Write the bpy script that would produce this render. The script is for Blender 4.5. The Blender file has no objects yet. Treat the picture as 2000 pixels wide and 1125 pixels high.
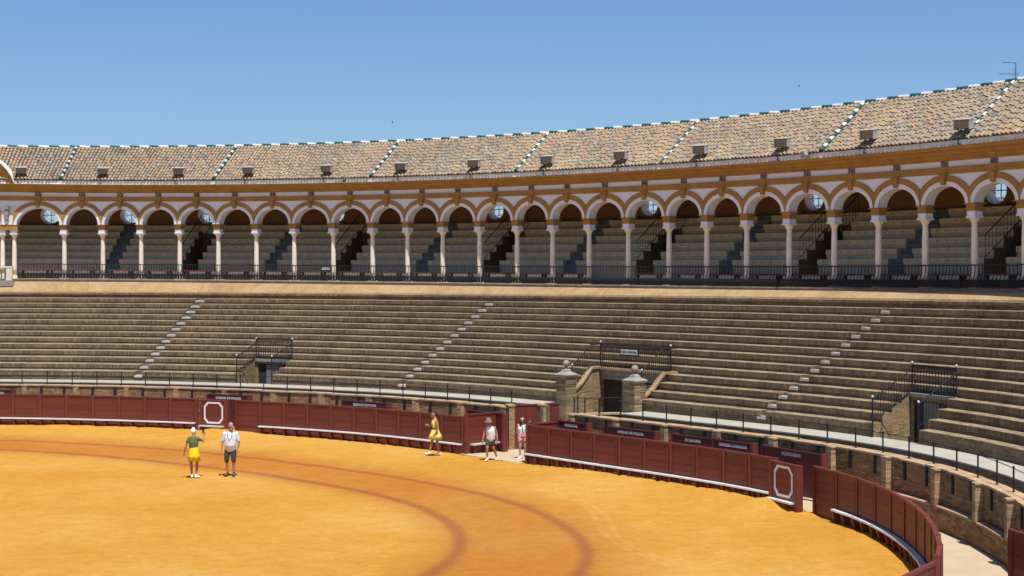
import bpy, bmesh, math, random
import numpy as np
from mathutils import Vector, Matrix
R = math.radians
random.seed(7); rng = np.random.default_rng(5)
sc = bpy.context.scene
col = sc.collection

# ------------------------------------------------------------------ camera
CAM_H = 7.15; FPX = 3000.0; HOR = 513.0           # eye height (m), focal length and horizon line in photo pixels
cam_d = bpy.data.cameras.new('camera'); cam = bpy.data.objects.new('camera', cam_d); col.objects.link(cam)
cam.location = (0, 0, CAM_H); cam.rotation_euler = (R(90), 0, 0)
cam_d.sensor_width = 36; cam_d.lens = 36 * FPX / 2000; cam_d.shift_y = -(562.5 - HOR) / 2000
cam_d.clip_start = .5; cam_d.clip_end = 6000
sc.camera = cam
# ------------------------------------------------------------------ sky, sun, exposure
SUN_EL = 69.0; SUN_AZ = math.atan2(.36, -.933)     # azimuth from +Y towards +X
world = bpy.data.worlds.new('World'); sc.world = world; world.use_nodes = True
wn = world.node_tree; bg = wn.nodes['Background']
sky = wn.nodes.new('ShaderNodeTexSky'); sky.sky_type = 'NISHITA'; sky.sun_disc = False
sky.sun_elevation = R(SUN_EL); sky.sun_rotation = SUN_AZ
sky.altitude = 1000; sky.air_density = 1.0; sky.dust_density = 1.5; sky.ozone_density = 10.0
wn.links.new(sky.outputs[0], bg.inputs[0]); bg.inputs[1].default_value = .107
sun_d = bpy.data.lights.new('sun', 'SUN'); sun = bpy.data.objects.new('sun', sun_d); col.objects.link(sun)
sun_d.energy = 5.0; sun_d.angle = R(.55); sun_d.color = (1.0, .965, .91)
sv = Vector((math.sin(SUN_AZ) * math.cos(R(SUN_EL)), math.cos(SUN_AZ) * math.cos(R(SUN_EL)), math.sin(R(SUN_EL))))
sun.rotation_euler = sv.to_track_quat('Z', 'Y').to_euler(); sun.location = sv * 120
sc.view_settings.view_transform = 'Standard'; sc.view_settings.look = 'None'
sc.view_settings.exposure = 0.22; sc.view_settings.gamma = 1; sc.view_settings.use_curve_mapping = False

# ------------------------------------------------------------------ materials
def new_mat(name):
    m = bpy.data.materials.new(name); m.use_nodes = True
    nt = m.node_tree; b = nt.nodes['Principled BSDF']
    return m, nt, b
def nd(nt, t, **kw):
    n = nt.nodes.new(t)
    for k, v in kw.items(): setattr(n, k, v)
    return n
def noise(nt, vec, scale, detail=4, rough=.6, dist=0):
    n = nd(nt, 'ShaderNodeTexNoise'); n.inputs['Scale'].default_value = scale; n.inputs['Detail'].default_value = detail
    n.inputs['Roughness'].default_value = rough; n.inputs['Distortion'].default_value = dist
    if vec is not None: nt.links.new(vec, n.inputs['Vector'])
    return n.outputs['Fac']
def ramp(nt, fac, stops):
    n = nd(nt, 'ShaderNodeValToRGB'); e = n.color_ramp.elements
    while len(e) < len(stops): e.new(.5)
    for i, (p, c) in enumerate(stops):
        e[i].position = p; e[i].color = (*c, 1) if len(c) == 3 else c
    nt.links.new(fac, n.inputs[0]); return n.outputs[0]
def mix(nt, fac, a, b, mode='MIX'):
    n = nd(nt, 'ShaderNodeMix', data_type='RGBA', blend_type=mode)
    for i, v in ((0, fac), (6, a), (7, b)):
        if hasattr(v, 'is_linked'): nt.links.new(v, n.inputs[i])
        elif i == 0: n.inputs[0].default_value = v
        else: n.inputs[i].default_value = (*v, 1)
    return n.outputs[2]
def mth(nt, op, a, b=None, c=None):
    n = nd(nt, 'ShaderNodeMath', operation=op)
    for i, v in enumerate((a, b, c)):
        if v is None: continue
        if hasattr(v, 'is_linked'): nt.links.new(v, n.inputs[i])
        else: n.inputs[i].default_value = v
    return n.outputs[0]
def coords(nt, kind='Object'):
    return nd(nt, 'ShaderNodeTexCoord').outputs[kind]
def world_pos(nt): return nd(nt, 'ShaderNodeNewGeometry').outputs['Position']
def mapping(nt, vec, scale=(1, 1, 1), rot=(0, 0, 0)):
    n = nd(nt, 'ShaderNodeMapping'); n.inputs['Scale'].default_value = scale; n.inputs['Rotation'].default_value = rot
    nt.links.new(vec, n.inputs['Vector']); return n.outputs[0]
def bump(nt, b, h, strength=.4, dist=.02):
    n = nd(nt, 'ShaderNodeBump'); n.inputs['Strength'].default_value = strength; n.inputs['Distance'].default_value = dist
    nt.links.new(h, n.inputs['Height']); nt.links.new(n.outputs[0], b.inputs['Normal'])
def plain(name, c, rough=.7, var=.15, scale=3., metal=0, bmp=.15, streak=False):
    m, nt, b = new_mat(name); p = world_pos(nt)
    v = mapping(nt, p, (1, 1, .18)) if streak else p
    f = noise(nt, v, scale, 6, .65)
    lo = tuple(x * (1 - var) for x in c); hi = tuple(min(1, x * (1 + var)) for x in c)
    cc = ramp(nt, f, [(.3, lo), (.7, hi)])
    nt.links.new(cc, b.inputs['Base Color']); b.inputs['Roughness'].default_value = rough; b.inputs['Metallic'].default_value = metal
    if bmp: bump(nt, b, noise(nt, p, 40, 3), bmp, .01)
    return m
def brick(name, c1, c2, mortar, w=.27, h=.065, off=.5, dirt=.5, mort=.008, rough=.9, seed=0., dscale=1.0):
    m, nt, b = new_mat(name); uv = coords(nt, 'UV'); p = world_pos(nt)
    t = nd(nt, 'ShaderNodeTexBrick'); t.offset = off; nt.links.new(uv, t.inputs['Vector'])
    t.inputs['Scale'].default_value = 1; t.inputs['Brick Width'].default_value = w; t.inputs['Row Height'].default_value = h
    t.inputs['Mortar Size'].default_value = mort; t.inputs['Mortar Smooth'].default_value = .3; t.inputs['Bias'].default_value = 0
    t.inputs['Color1'].default_value = (*c1, 1); t.inputs['Color2'].default_value = (*c2, 1); t.inputs['Mortar'].default_value = (*mortar, 1)
    # per-brick colour scatter: white noise on the brick cell
    mp = nd(nt, 'ShaderNodeVectorMath', operation='DIVIDE'); nt.links.new(uv, mp.inputs[0]); mp.inputs[1].default_value = (w, h, 1)
    fl = nd(nt, 'ShaderNodeVectorMath', operation='FLOOR'); nt.links.new(mp.outputs[0], fl.inputs[0])
    wnz = nd(nt, 'ShaderNodeTexWhiteNoise', noise_dimensions='3D'); nt.links.new(fl.outputs[0], wnz.inputs['Vector'])
    sc1 = ramp(nt, wnz.outputs['Value'], [(0, (.68, .66, .65)), (.3, (.92, .91, .9)), (.8, (1.06, 1.03, 1)), (1, (1.3, 1.2, 1.08))])
    cc = mix(nt, 1.0, t.outputs['Color'], sc1, 'MULTIPLY')
    g = noise(nt, mapping(nt, p, (1, 1, .6)), 1.1 * dscale, 7, .72, .4)
    gr = ramp(nt, g, [(.33, (.42, .38, .34)), (.5, (.85, .83, .8)), (.68, (1.15, 1.12, 1.05))])
    cc = mix(nt, dirt, cc, mix(nt, 1.0, cc, gr, 'MULTIPLY'))
    g2 = noise(nt, p, 9, 5, .7)
    cc = mix(nt, .45, cc, mix(nt, 1.0, cc, ramp(nt, g2, [(.35, (.55, .53, .5)), (.65, (1.25, 1.22, 1.18))]), 'MULTIPLY'))
    nt.links.new(cc, b.inputs['Base Color']); b.inputs['Roughness'].default_value = rough
    hgt = mth(nt, 'SUBTRACT', mth(nt, 'MULTIPLY', g2, .5), t.outputs['Fac'])
    bump(nt, b, hgt, .5, .01)
    return m
M = {}
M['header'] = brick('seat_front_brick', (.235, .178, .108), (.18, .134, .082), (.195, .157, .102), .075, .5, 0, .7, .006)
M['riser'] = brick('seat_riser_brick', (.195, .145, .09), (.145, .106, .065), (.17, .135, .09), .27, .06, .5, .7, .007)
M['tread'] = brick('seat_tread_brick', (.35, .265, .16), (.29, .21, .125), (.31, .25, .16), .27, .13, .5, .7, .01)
M['wallbrick'] = brick('alley_wall_brick', (.36, .205, .095), (.25, .135, .06), (.33, .24, .14), .27, .06, .5, .8, .008)
M['pierbrick'] = brick('pier_brick', (.46, .31, .165), (.38, .24, .12), (.4, .3, .19), .27, .06, .5, .5, .008)
M['gatebrick'] = brick('gate_brick', (.4, .29, .155), (.3, .205, .1), (.35, .28, .18), .27, .06, .5, .6, .008)
M['coping'] = plain('coping_tile', (.42, .275, .155), .85, .28, 2.5)
M['walk'] = plain('walkway_stone', (.38, .35, .285), .85, .12, 1.5)
M['stepwhite'] = plain('whitewashed_step', (.48, .45, .4), .8, .22, 4)
M['iron'] = plain('black_iron', (.008, .008, .009), .75, .2, 8, 0, 0)
M['irongrey'] = plain('grey_iron', (.06, .06, .062), .5, .2, 8, 0, 0)
M['white'] = plain('white_limewash', (.74, .75, .785), .85, .07, 1.2)  # faint blue puts the cool cast of shade into the paint
M['whitepaint'] = plain('white_paint', (.56, .55, .52), .55, .2, 3, 0, .05)
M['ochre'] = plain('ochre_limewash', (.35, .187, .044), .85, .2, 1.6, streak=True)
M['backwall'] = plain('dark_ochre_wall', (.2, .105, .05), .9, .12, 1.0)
M['dado'] = plain('brown_wall', (.12, .08, .045), .9, .12, 1.0)
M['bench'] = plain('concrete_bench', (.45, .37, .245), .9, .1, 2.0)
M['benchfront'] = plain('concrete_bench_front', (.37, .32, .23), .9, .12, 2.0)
M['hole'] = plain('dark_hole', (.03, .028, .025), .9, .1, 1, 0, 0)
M['darkstep'] = plain('dark_step_paint', (.09, .1, .105), .8, .15, 2)
M['marble'] = plain('column_marble', (.82, .73, .6), .55, .1, 2.2)
M['stone'] = plain('grey_stone', (.27, .25, .21), .85, .3, 4)
M['mortar'] = plain('eave_mortar', (.6, .59, .57), .9, .25, 5)
M['ledge'] = plain('dark_ledge_stone', (.13, .1, .075), .9, .35, 3)
M['kerbstone'] = plain('pale_kerb_stone', (.7, .62, .5), .8, .1, 2)
M['benchwood'] = plain('dark_red_bench_wood', (.2, .035, .03), .6, .2, 3)
M['ceiling'] = plain('dark_timber', (.1, .06, .035), .9, .2, 1)
M['lampgrey'] = plain('lamp_housing', (.4, .39, .37), .5, .2, 6, 0, 0)
M['text'] = plain('sign_lettering', (.5, .48, .48), .6, .05, 3, 0, 0)
M['textblack'] = plain('black_lettering', (.02, .02, .025), .6, .05, 3, 0, 0)
M['plate'] = plain('number_tile', (.2, .2, .23), .3, .1, 6, 0, 0)
M['signwhite'] = plain('sign_plate', (.6, .63, .7), .4, .1, 6, 0, 0)
M['dark'] = plain('painted_passage_shade', (.035, .03, .025), .95, .2, 1, 0, 0)  # near-black colour stands in for the shade inside openings
M['door'] = plain('grey_door', (.2, .19, .175), .7, .1, 2)
M['ridgewhite'] = plain('white_glazed_tile', (.62, .61, .58), .35, .15, 4, 0, 0)
M['ridgegreen'] = plain('green_glazed_tile', (.012, .085, .068), .3, .35, 4, 0, 0)
M['tan'] = plain('alley_paving', (.46, .36, .235), .95, .1, .8)

def red_mat():
    m, nt, b = new_mat('red_barrier_paint'); p = world_pos(nt)
    oi = nd(nt, 'ShaderNodeObjectInfo').outputs['Random']
    f = noise(nt, mapping(nt, coords(nt, 'Object'), (.6, 6, 6)), 2.2, 6, .7)
    c = ramp(nt, f, [(.25, (.115, .02, .012)), (.55, (.146, .026, .0155)), (.8, (.17, .039, .024))])
    c = mix(nt, 1, c, ramp(nt, oi, [(0, (.88, .86, .86)), (1, (1.1, 1.12, 1.12))]), 'MULTIPLY')
    # dusty splash low on the boards and pale scuffs
    sx = nd(nt, 'ShaderNodeSeparateXYZ'); nt.links.new(p, sx.inputs[0])
    low = nd(nt, 'ShaderNodeMapRange'); nt.links.new(sx.outputs[2], low.inputs[0])
    low.inputs[1].default_value = .75; low.inputs[2].default_value = .2; low.inputs[3].default_value = 0; low.inputs[4].default_value = .5
    d = mth(nt, 'MULTIPLY', low.outputs[0], noise(nt, p, 2.6, 6, .7))
    c = mix(nt, d, c, (.25, .085, .05))
    sp = noise(nt, mapping(nt, coords(nt, 'Object'), (1, 1, 7)), 7, 5, .75)
    c = mix(nt, ramp(nt, sp, [(.71, (0, 0, 0)), (.76, (.4, .4, .4))]), c, (.45, .2, .15))
    nt.links.new(c, b.inputs['Base Color']); b.inputs['Roughness'].default_value = .55
    bump(nt, b, f, .25, .01); return m
M['red'] = red_mat()
M['reddark'] = plain('dark_red_shelter_paint', (.085, .012, .013), .5, .15, 2, 0, .05)
M['rededge'] = plain('red_trim_paint', (.15, .033, .023), .5, .15, 3, 0, .05)

def sand_mat():
    m, nt, b = new_mat('arena_sand'); p = world_pos(nt)
    a1 = nd(nt, 'ShaderNodeAttribute', attribute_name='line_outer').outputs['Fac']
    a2 = nd(nt, 'ShaderNodeAttribute', attribute_name='line_inner').outputs['Fac']
    n0 = noise(nt, p, .16, 4, .6); n1 = noise(nt, p, 1.4, 6, .7, .3); n2 = noise(nt, mapping(nt, p, (1, 1.9, 1), (0, 0, .35)), 5.0, 6, .75); n3 = noise(nt, p, 55, 3, .7)
    base = ramp(nt, n0, [(.32, (.565, .27, .036)), (.5, (.6, .305, .05)), (.68, (.625, .345, .078))])
    base = mix(nt, .4, base, mix(nt, 1, base, ramp(nt, n1, [(.3, (.82, .78, .7)), (.52, (1, 1, 1)), (.7, (1.1, 1.13, 1.25))]), 'MULTIPLY'))
    base = mix(nt, .68, base, mix(nt, 1, base, ramp(nt, n2, [(.28, (.72, .66, .52)), (.46, (.97, .96, .94)), (.6, (1.03, 1.04, 1.08)), (.72, (1.2, 1.27, 1.5))]), 'MULTIPLY'))
    vo = nd(nt, 'ShaderNodeTexVoronoi'); vo.inputs['Scale'].default_value = 2.3; vo.inputs['Randomness'].default_value = 1; nt.links.new(mapping(nt, p, (1, 1.5, 1), (0, 0, .5)), vo.inputs['Vector'])  # streaky and cell flecks paint in the shading of footprint lumps
    base = mix(nt, mth(nt, 'MULTIPLY', ramp(nt, vo.outputs['Distance'], [(.1, (1, 1, 1)), (.24, (0, 0, 0))]), .4), base, mix(nt, 1, base, (1.13, 1.2, 1.4), 'MULTIPLY'))
    base = mix(nt, mth(nt, 'MULTIPLY', ramp(nt, vo.outputs['Distance'], [(.5, (0, 0, 0)), (.75, (1, 1, 1))]), .2), base, mix(nt, 1, base, (.78, .72, .6), 'MULTIPLY'))
    base = mix(nt, .7, base, mix(nt, 1, base, ramp(nt, n3, [(.3, (.75, .72, .65)), (.7, (1.2, 1.22, 1.3))]), 'MULTIPLY'))
    # raked red albero band between the two picador lines; attributes hold signed metres (positive = towards the fence)
    w1 = mth(nt, 'ADD', a1, mth(nt, 'MULTIPLY', mth(nt, 'SUBTRACT', n1, .5), .9))
    w2 = mth(nt, 'ADD', a2, mth(nt, 'MULTIPLY', mth(nt, 'SUBTRACT', n1, .5), .9))
    def mr(v, a, bb, lo, hi):
        n = nd(nt, 'ShaderNodeMapRange', interpolation_type='SMOOTHSTEP'); nt.links.new(v, n.inputs[0])
        for i, q in enumerate((a, bb, lo, hi)): n.inputs[1 + i].default_value = q
        return n.outputs[0]
    band = mth(nt, 'MULTIPLY', mr(w1, -.25, 2.6, 1, 0), mr(w2, -1.5, .2, 0, 1))
    base = mix(nt, mth(nt, 'MULTIPLY', band, .62), base, mix(nt, 1, base, (.74, .47, .5), 'MULTIPLY'))
    l1 = mr(mth(nt, 'ABSOLUTE', mth(nt, 'ADD', a1, mth(nt, 'MULTIPLY', mth(nt, 'SUBTRACT', n2, .5), .5))), .0, .34, 1, 0)
    l2 = mr(mth(nt, 'ABSOLUTE', mth(nt, 'ADD', a2, mth(nt, 'MULTIPLY', mth(nt, 'SUBTRACT', n2, .5), .5))), .0, .36, 1, 0)
    ln = mth(nt, 'MULTIPLY', mth(nt, 'MAXIMUM', l1, l2), .62)
    base = mix(nt, ln, base, (.27, .075, .038))
    for nm in ('tyre_a', 'tyre_b'):       # faint wheel tracks
        at = nd(nt, 'ShaderNodeAttribute', attribute_name=nm).outputs['Fac']
        tl = mth(nt, 'MULTIPLY', mr(mth(nt, 'ABSOLUTE', mth(nt, 'ADD', at, mth(nt, 'MULTIPLY', mth(nt, 'SUBTRACT', n2, .5), .12))), .02, .13, 1, 0), mth(nt, 'MULTIPLY', n1, .75))
        base = mix(nt, tl, base, mix(nt, 1, base, (1.12, 1.25, 1.7), 'MULTIPLY'))
    nt.links.new(base, b.inputs['Base Color']); b.inputs['Roughness'].default_value = .97
    b.inputs['Specular IOR Level'].default_value = .1
    hgt = mth(nt, 'ADD', mth(nt, 'MULTIPLY', n2, 1.0), mth(nt, 'ADD', mth(nt, 'MULTIPLY', n1, .8), mth(nt, 'MULTIPLY', n3, .12)))
    bump(nt, b, hgt, .75, .12); return m
M['sand'] = sand_mat()

def plaster_mat():
    m, nt, b = new_mat('ochre_lime_plaster'); p = world_pos(nt)
    n1 = noise(nt, p, 1.1, 6, .7, .5); n2 = noise(nt, p, 9, 6, .75)
    c = ramp(nt, n1, [(.3, (.29, .185, .088)), (.5, (.4, .268, .13)), (.7, (.45, .32, .175))])
    c = mix(nt, .5, c, mix(nt, 1, c, ramp(nt, n2, [(.3, (.65, .6, .55)), (.6, (1.1, 1.1, 1.1))]), 'MULTIPLY'))
    c = mix(nt, ramp(nt, noise(nt, mapping(nt, p, (1, 1, .5)), .9, 7, .8), [(.68, (0, 0, 0)), (.74, (.8, .8, .8))]), c, (.52, .45, .35))
    nt.links.new(c, b.inputs['Base Color']); b.inputs['Roughness'].default_value = .95
    bump(nt, b, n2, .8, .05); return m
M['plaster'] = plaster_mat()

def tile_mat():
    m, nt, b = new_mat('clay_roof_tile'); p = world_pos(nt)
    ri = nd(nt, 'ShaderNodeNewGeometry').outputs['Random Per Island']; oi = nd(nt, 'ShaderNodeObjectInfo').outputs['Random']
    rr = mth(nt, 'FRACT', mth(nt, 'ADD', mth(nt, 'MULTIPLY', ri, 7.31), mth(nt, 'MULTIPLY', oi, 13.7)))
    c = ramp(nt, rr, [(0, (.19, .165, .14)), (.12, (.265, .212, .16)), (.3, (.365, .27, .18)), (.45, (.31, .255, .19)), (.6, (.39, .29, .185)), (.72, (.355, .23, .148)), (.83, (.375, .305, .205)), (.93, (.255, .235, .205)), (1, (.42, .37, .29))])
    big = noise(nt, p, .35, 4, .6)
    c = mix(nt, 1, c, ramp(nt, big, [(.3, (.8, .82, .86)), (.7, (1.12, 1.06, .95))]), 'MULTIPLY')
    g = noise(nt, p, 6, 6, .75)
    c = mix(nt, .45, c, mix(nt, 1, c, ramp(nt, g, [(.3, (.45, .43, .4)), (.48, (.97, .97, .95)), (.7, (1.15, 1.14, 1.1))]), 'MULTIPLY'))
    nt.links.new(c, b.inputs['Base Color']); b.inputs['Roughness'].default_value = .92
    bump(nt, b, g, .4, .02); return m
M['tile'] = tile_mat()
M['pan'] = plain('pan_tile_painted_shade', (.045, .033, .025), .95, .4, 3)  # near-black, so the shade between tile columns is in the colour

def brick_piece(name, stops):
    m, nt, b = new_mat(name); p = world_pos(nt)
    ri = nd(nt, 'ShaderNodeNewGeometry').outputs['Random Per Island']; oi = nd(nt, 'ShaderNodeObjectInfo').outputs['Random']
    c = ramp(nt, mth(nt, 'FRACT', mth(nt, 'ADD', mth(nt, 'MULTIPLY', ri, 7.31), mth(nt, 'MULTIPLY', oi, 13.7))), stops); g = noise(nt, p, 1.2, 6, .7, .4); g2 = noise(nt, p, 14, 5, .7)
    c = mix(nt, .8, c, mix(nt, 1, c, ramp(nt, g, [(.33, (.5, .46, .42)), (.5, (.9, .88, .85)), (.68, (1.12, 1.1, 1.05))]), 'MULTIPLY')); c = mix(nt, .5, c, mix(nt, 1, c, ramp(nt, g2, [(.3, (.6, .58, .55)), (.7, (1.2, 1.2, 1.2))]), 'MULTIPLY'))
    nt.links.new(c, b.inputs['Base Color']); b.inputs['Roughness'].default_value = .92; bump(nt, b, g2, .5, .01); return m
M['brickwall_piece'] = brick_piece('alley_brick', [(0, (.17, .09, .045)), (.3, (.27, .15, .07)), (.6, (.34, .195, .09)), (.85, (.28, .17, .09)), (1, (.44, .29, .15))])
M['brickpier_piece'] = brick_piece('pier_brick_piece', [(0, (.3, .19, .1)), (.4, (.42, .28, .15)), (.8, (.48, .34, .19)), (1, (.54, .42, .27))])
M['brickgate_piece'] = brick_piece('gate_brick_piece', [(0, (.22, .15, .08)), (.4, (.31, .22, .12)), (.8, (.38, .28, .155)), (1, (.46, .36, .22))])
def fabric(name, c, var=.08): return plain(name, c, .85, var, 14, 0, .2)
def skin_mat(name, c):
    m, nt, b = new_mat(name); p = world_pos(nt)
    cc = ramp(nt, noise(nt, p, 9, 4), [(.3, tuple(x * .85 for x in c)), (.7, tuple(x * 1.1 for x in c))])
    nt.links.new(cc, b.inputs['Base Color']); b.inputs['Roughness'].default_value = .5
    b.inputs['Subsurface Weight'].default_value = .08; b.inputs['Subsurface Radius'].default_value = (.02, .008, .004); return m

# ------------------------------------------------------------------ mesh helpers
LOCAL = set()
class MB:
    def __init__(s): s.v = []; s.f = []; s.uv = []; s.m = []
    def face(s, pts, mat=0, uv=None):
        i = len(s.v); s.v.extend([tuple(p) for p in pts]); s.f.append(tuple(range(i, i + len(pts)))); s.uv.append(uv); s.m.append(mat)
    def poly(s, verts, faces, mat=0, uvs=None):
        i = len(s.v); s.v.extend([tuple(p) for p in verts])
        for k, f in enumerate(faces):
            s.f.append(tuple(i + j for j in f)); s.uv.append(None if uvs is None else uvs[k]); s.m.append(mat)
    def box(s, x0, x1, y0, y1, z0, z1, mat=0, xf=None):
        v = [(x0, y0, z0), (x1, y0, z0), (x1, y1, z0), (x0, y1, z0), (x0, y0, z1), (x1, y0, z1), (x1, y1, z1), (x0, y1, z1)]
        if xf: v = [xf(*p) for p in v]
        s.poly(v, [(3, 2, 1, 0), (4, 5, 6, 7), (0, 1, 5, 4), (1, 2, 6, 5), (2, 3, 7, 6), (3, 0, 4, 7)], mat)
    def bar(s, p, q, r, n=5, mat=0, r2=None):
        p = Vector(p); q = Vector(q); d = q - p
        if d.length < 1e-6: return
        a = d.orthogonal().normalized(); b = d.normalized().cross(a); r2 = r if r2 is None else r2
        v = []
        for c, rr in ((p, r), (q, r2)):
            for k in range(n):
                t = 2 * math.pi * k / n; v.append(c + (a * math.cos(t) + b * math.sin(t)) * rr)
        s.poly(v, [(k, (k + 1) % n, n + (k + 1) % n, n + k) for k in range(n)] + [tuple(range(n))[::-1], tuple(range(n, 2 * n))], mat)
    def lathe(s, prof, n=12, mat=0, c=(0, 0, 0), sq=False):
        v = []
        for r, z in prof:
            for k in range(n):
                t = 2 * math.pi * (k + (.5 if sq else 0)) / n
                rr = r * (math.sqrt(2) if sq else 1)
                v.append((c[0] + rr * math.cos(t), c[1] + rr * math.sin(t), c[2] + z))
        f = [(i * n + k, i * n + (k + 1) % n, (i + 1) * n + (k + 1) % n, (i + 1) * n + k) for i in range(len(prof) - 1) for k in range(n)]
        f += [tuple(range(n))[::-1], tuple(range((len(prof) - 1) * n, len(prof) * n))]
        s.poly(v, f, mat)
    def sweep(s, rows, mats=None, close=False, caps=True, us=None):
        # rows: list over stations of lists of points (same count); uv in metres
        n = len(rows[0]); acc = 0; A = []
        for i, r in enumerate(rows):
            if i: acc += (Vector(rows[i][0]) - Vector(rows[i - 1][0])).length
            A.append(acc if us is None else us[i])
        L = [[0.0] for _ in rows]
        for i, r in enumerate(rows):
            for j in range(1, n): L[i].append(L[i][-1] + (Vector(r[j]) - Vector(r[j - 1])).length)
        for i in range(len(rows) - 1):
            for j in range(n if close else n - 1):
                k = (j + 1) % n
                uv = [(A[i], L[i][j]), (A[i + 1], L[i + 1][j]), (A[i + 1], L[i + 1][j + 1] if k else L[i + 1][j] + .1), (A[i], L[i][j + 1] if k else L[i][j] + .1)]
                s.face([rows[i][j], rows[i + 1][j], rows[i + 1][k], rows[i][k]], mats[j] if mats else 0, uv)
        if caps:
            s.face([p for p in rows[0]][::-1], mats[0] if mats else 0); s.face(list(rows[-1]), mats[0] if mats else 0)
    def mesh(s, name, mats, origin=(0, 0, 0), smooth=False, weld=False):
        me = bpy.data.meshes.new(name); o = Vector(origin)
        me.from_pydata([(x - o.x, y - o.y, z - o.z) for x, y, z in s.v], [], s.f)
        for m in (mats if isinstance(mats, (list, tuple)) else [mats]): me.materials.append(M[m] if isinstance(m, str) else m)
        ul = me.uv_layers.new(name='UVMap'); V = s.v
        for pi, p in enumerate(me.polygons):
            p.material_index = s.m[pi]; p.use_smooth = smooth
            uv = s.uv[pi]
            if uv is None:
                n = p.normal
                if abs(n.z) > .8: uv = [(V[i][0], V[i][1]) for i in s.f[pi]]
                else:
                    t = Vector((-n.y, n.x)); t = t.normalized() if t.length > 1e-6 else Vector((1, 0))
                    uv = [(V[i][0] * t.x + V[i][1] * t.y, V[i][2]) for i in s.f[pi]]
            for k, li in enumerate(p.loop_indices): ul.data[li].uv = uv[k]
        if weld or smooth:
            bm = bmesh.new(); bm.from_mesh(me); bmesh.ops.remove_doubles(bm, verts=bm.verts, dist=1e-5); bm.to_mesh(me); bm.free()
        me.update(); return me
    def build(s, name, mats, parent=None, origin=None, smooth=False):
        o = origin if origin is not None else (tuple(parent.location) if parent is not None and parent.parent is None and abs(parent.rotation_euler.z) < 1e-9 and parent.name not in LOCAL else (0, 0, 0))
        ob = bpy.data.objects.new(name, s.mesh(name, mats, o, smooth)); col.objects.link(ob)
        if parent is not None: ob.parent = parent
        else: ob.location = o
        return ob
def obj(name, me, parent=None, loc=(0, 0, 0), rz=0, scale=None):
    o = bpy.data.objects.new(name, me); col.objects.link(o); o.location = loc; o.rotation_euler = (0, 0, rz)
    if scale: o.scale = scale
    if parent is not None: o.parent = parent
    return o
def tag(o, label, cat, group=None):
    o['label'] = label; o['category'] = cat; o['kind'] = 'thing'
    if group: o['group'] = group
    return o
def thing(name, label, cat, loc=(0, 0, 0), rz=0, group=None, local=False):
    o = bpy.data.objects.new(name, None); col.objects.link(o)
    if local: LOCAL.add(o.name)
    o.location = loc; o.rotation_euler = (0, 0, rz); o.empty_display_size = .3
    return tag(o, label, cat, group)
def struct(o): o['kind'] = 'structure'; return o
def text_mesh(s, size, mat, extrude=.006, bold=.0):
    cu = bpy.data.curves.new('lettering', 'FONT'); cu.body = s; cu.size = size; cu.extrude = extrude; cu.offset = bold
    cu.align_x = 'CENTER'; cu.align_y = 'CENTER'; cu.resolution_u = 2
    t = bpy.data.objects.new('lettering', cu); col.objects.link(t)
    dg = bpy.context.evaluated_depsgraph_get(); me = bpy.data.meshes.new_from_object(t.evaluated_get(dg))
    bpy.data.objects.remove(t); me.materials.clear(); me.materials.append(M[mat]); return me

# ------------------------------------------------------------------ plan curves (metres; camera at the origin looking along +Y)
BP = np.array([(-30.4,67.41),(-29.4,67.48),(-28.4,67.53),(-27.41,67.55),(-26.41,67.55),(-25.41,67.52),(-24.41,67.47),(-23.41,67.39),(-22.42,67.29),(-21.44,67.18),(-20.46,67.04),(-19.5,66.87),(-18.53,66.66),(-17.58,66.43),(-16.63,66.18),(-15.68,65.89),(-14.75,65.59),(-13.82,65.26),(-12.9,64.9),(-11.99,64.52),(-11.08,64.12),(-10.19,63.7),(-9.32,63.25),(-8.46,62.77),(-7.61,62.26),(-6.79,61.72),(-5.98,61.16),(-5.2,60.56),(-4.44,59.94),(-3.7,59.29),(-2.99,58.61),(-2.3,57.91),(-1.63,57.2),(-.97,56.46),(-.34,55.71),(.29,54.95),(.92,54.19),(1.54,53.43),(2.16,52.67),(2.79,51.91),(3.43,51.15),(4.06,50.39),(4.69,49.63),(5.31,48.86),(5.91,48.08),(6.49,47.29),(7.03,46.47),(7.53,45.62),(7.99,44.76),(8.39,43.86),(8.74,42.95),(9.02,42.01),(9.25,41.06),(9.42,40.09),(9.53,39.12),(9.58,38.13),(9.58,37.15),(9.54,36.17),(9.45,35.18),(9.32,34.2),(9.15,33.23),(8.95,32.26),(8.71,31.3),(8.42,30.34),(8.09,29.4),(7.69,28.48),(7.25,27.58),(6.75,26.71),(6.2,25.88),(5.61,25.08),(4.96,24.31),(4.28,23.58)])
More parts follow.
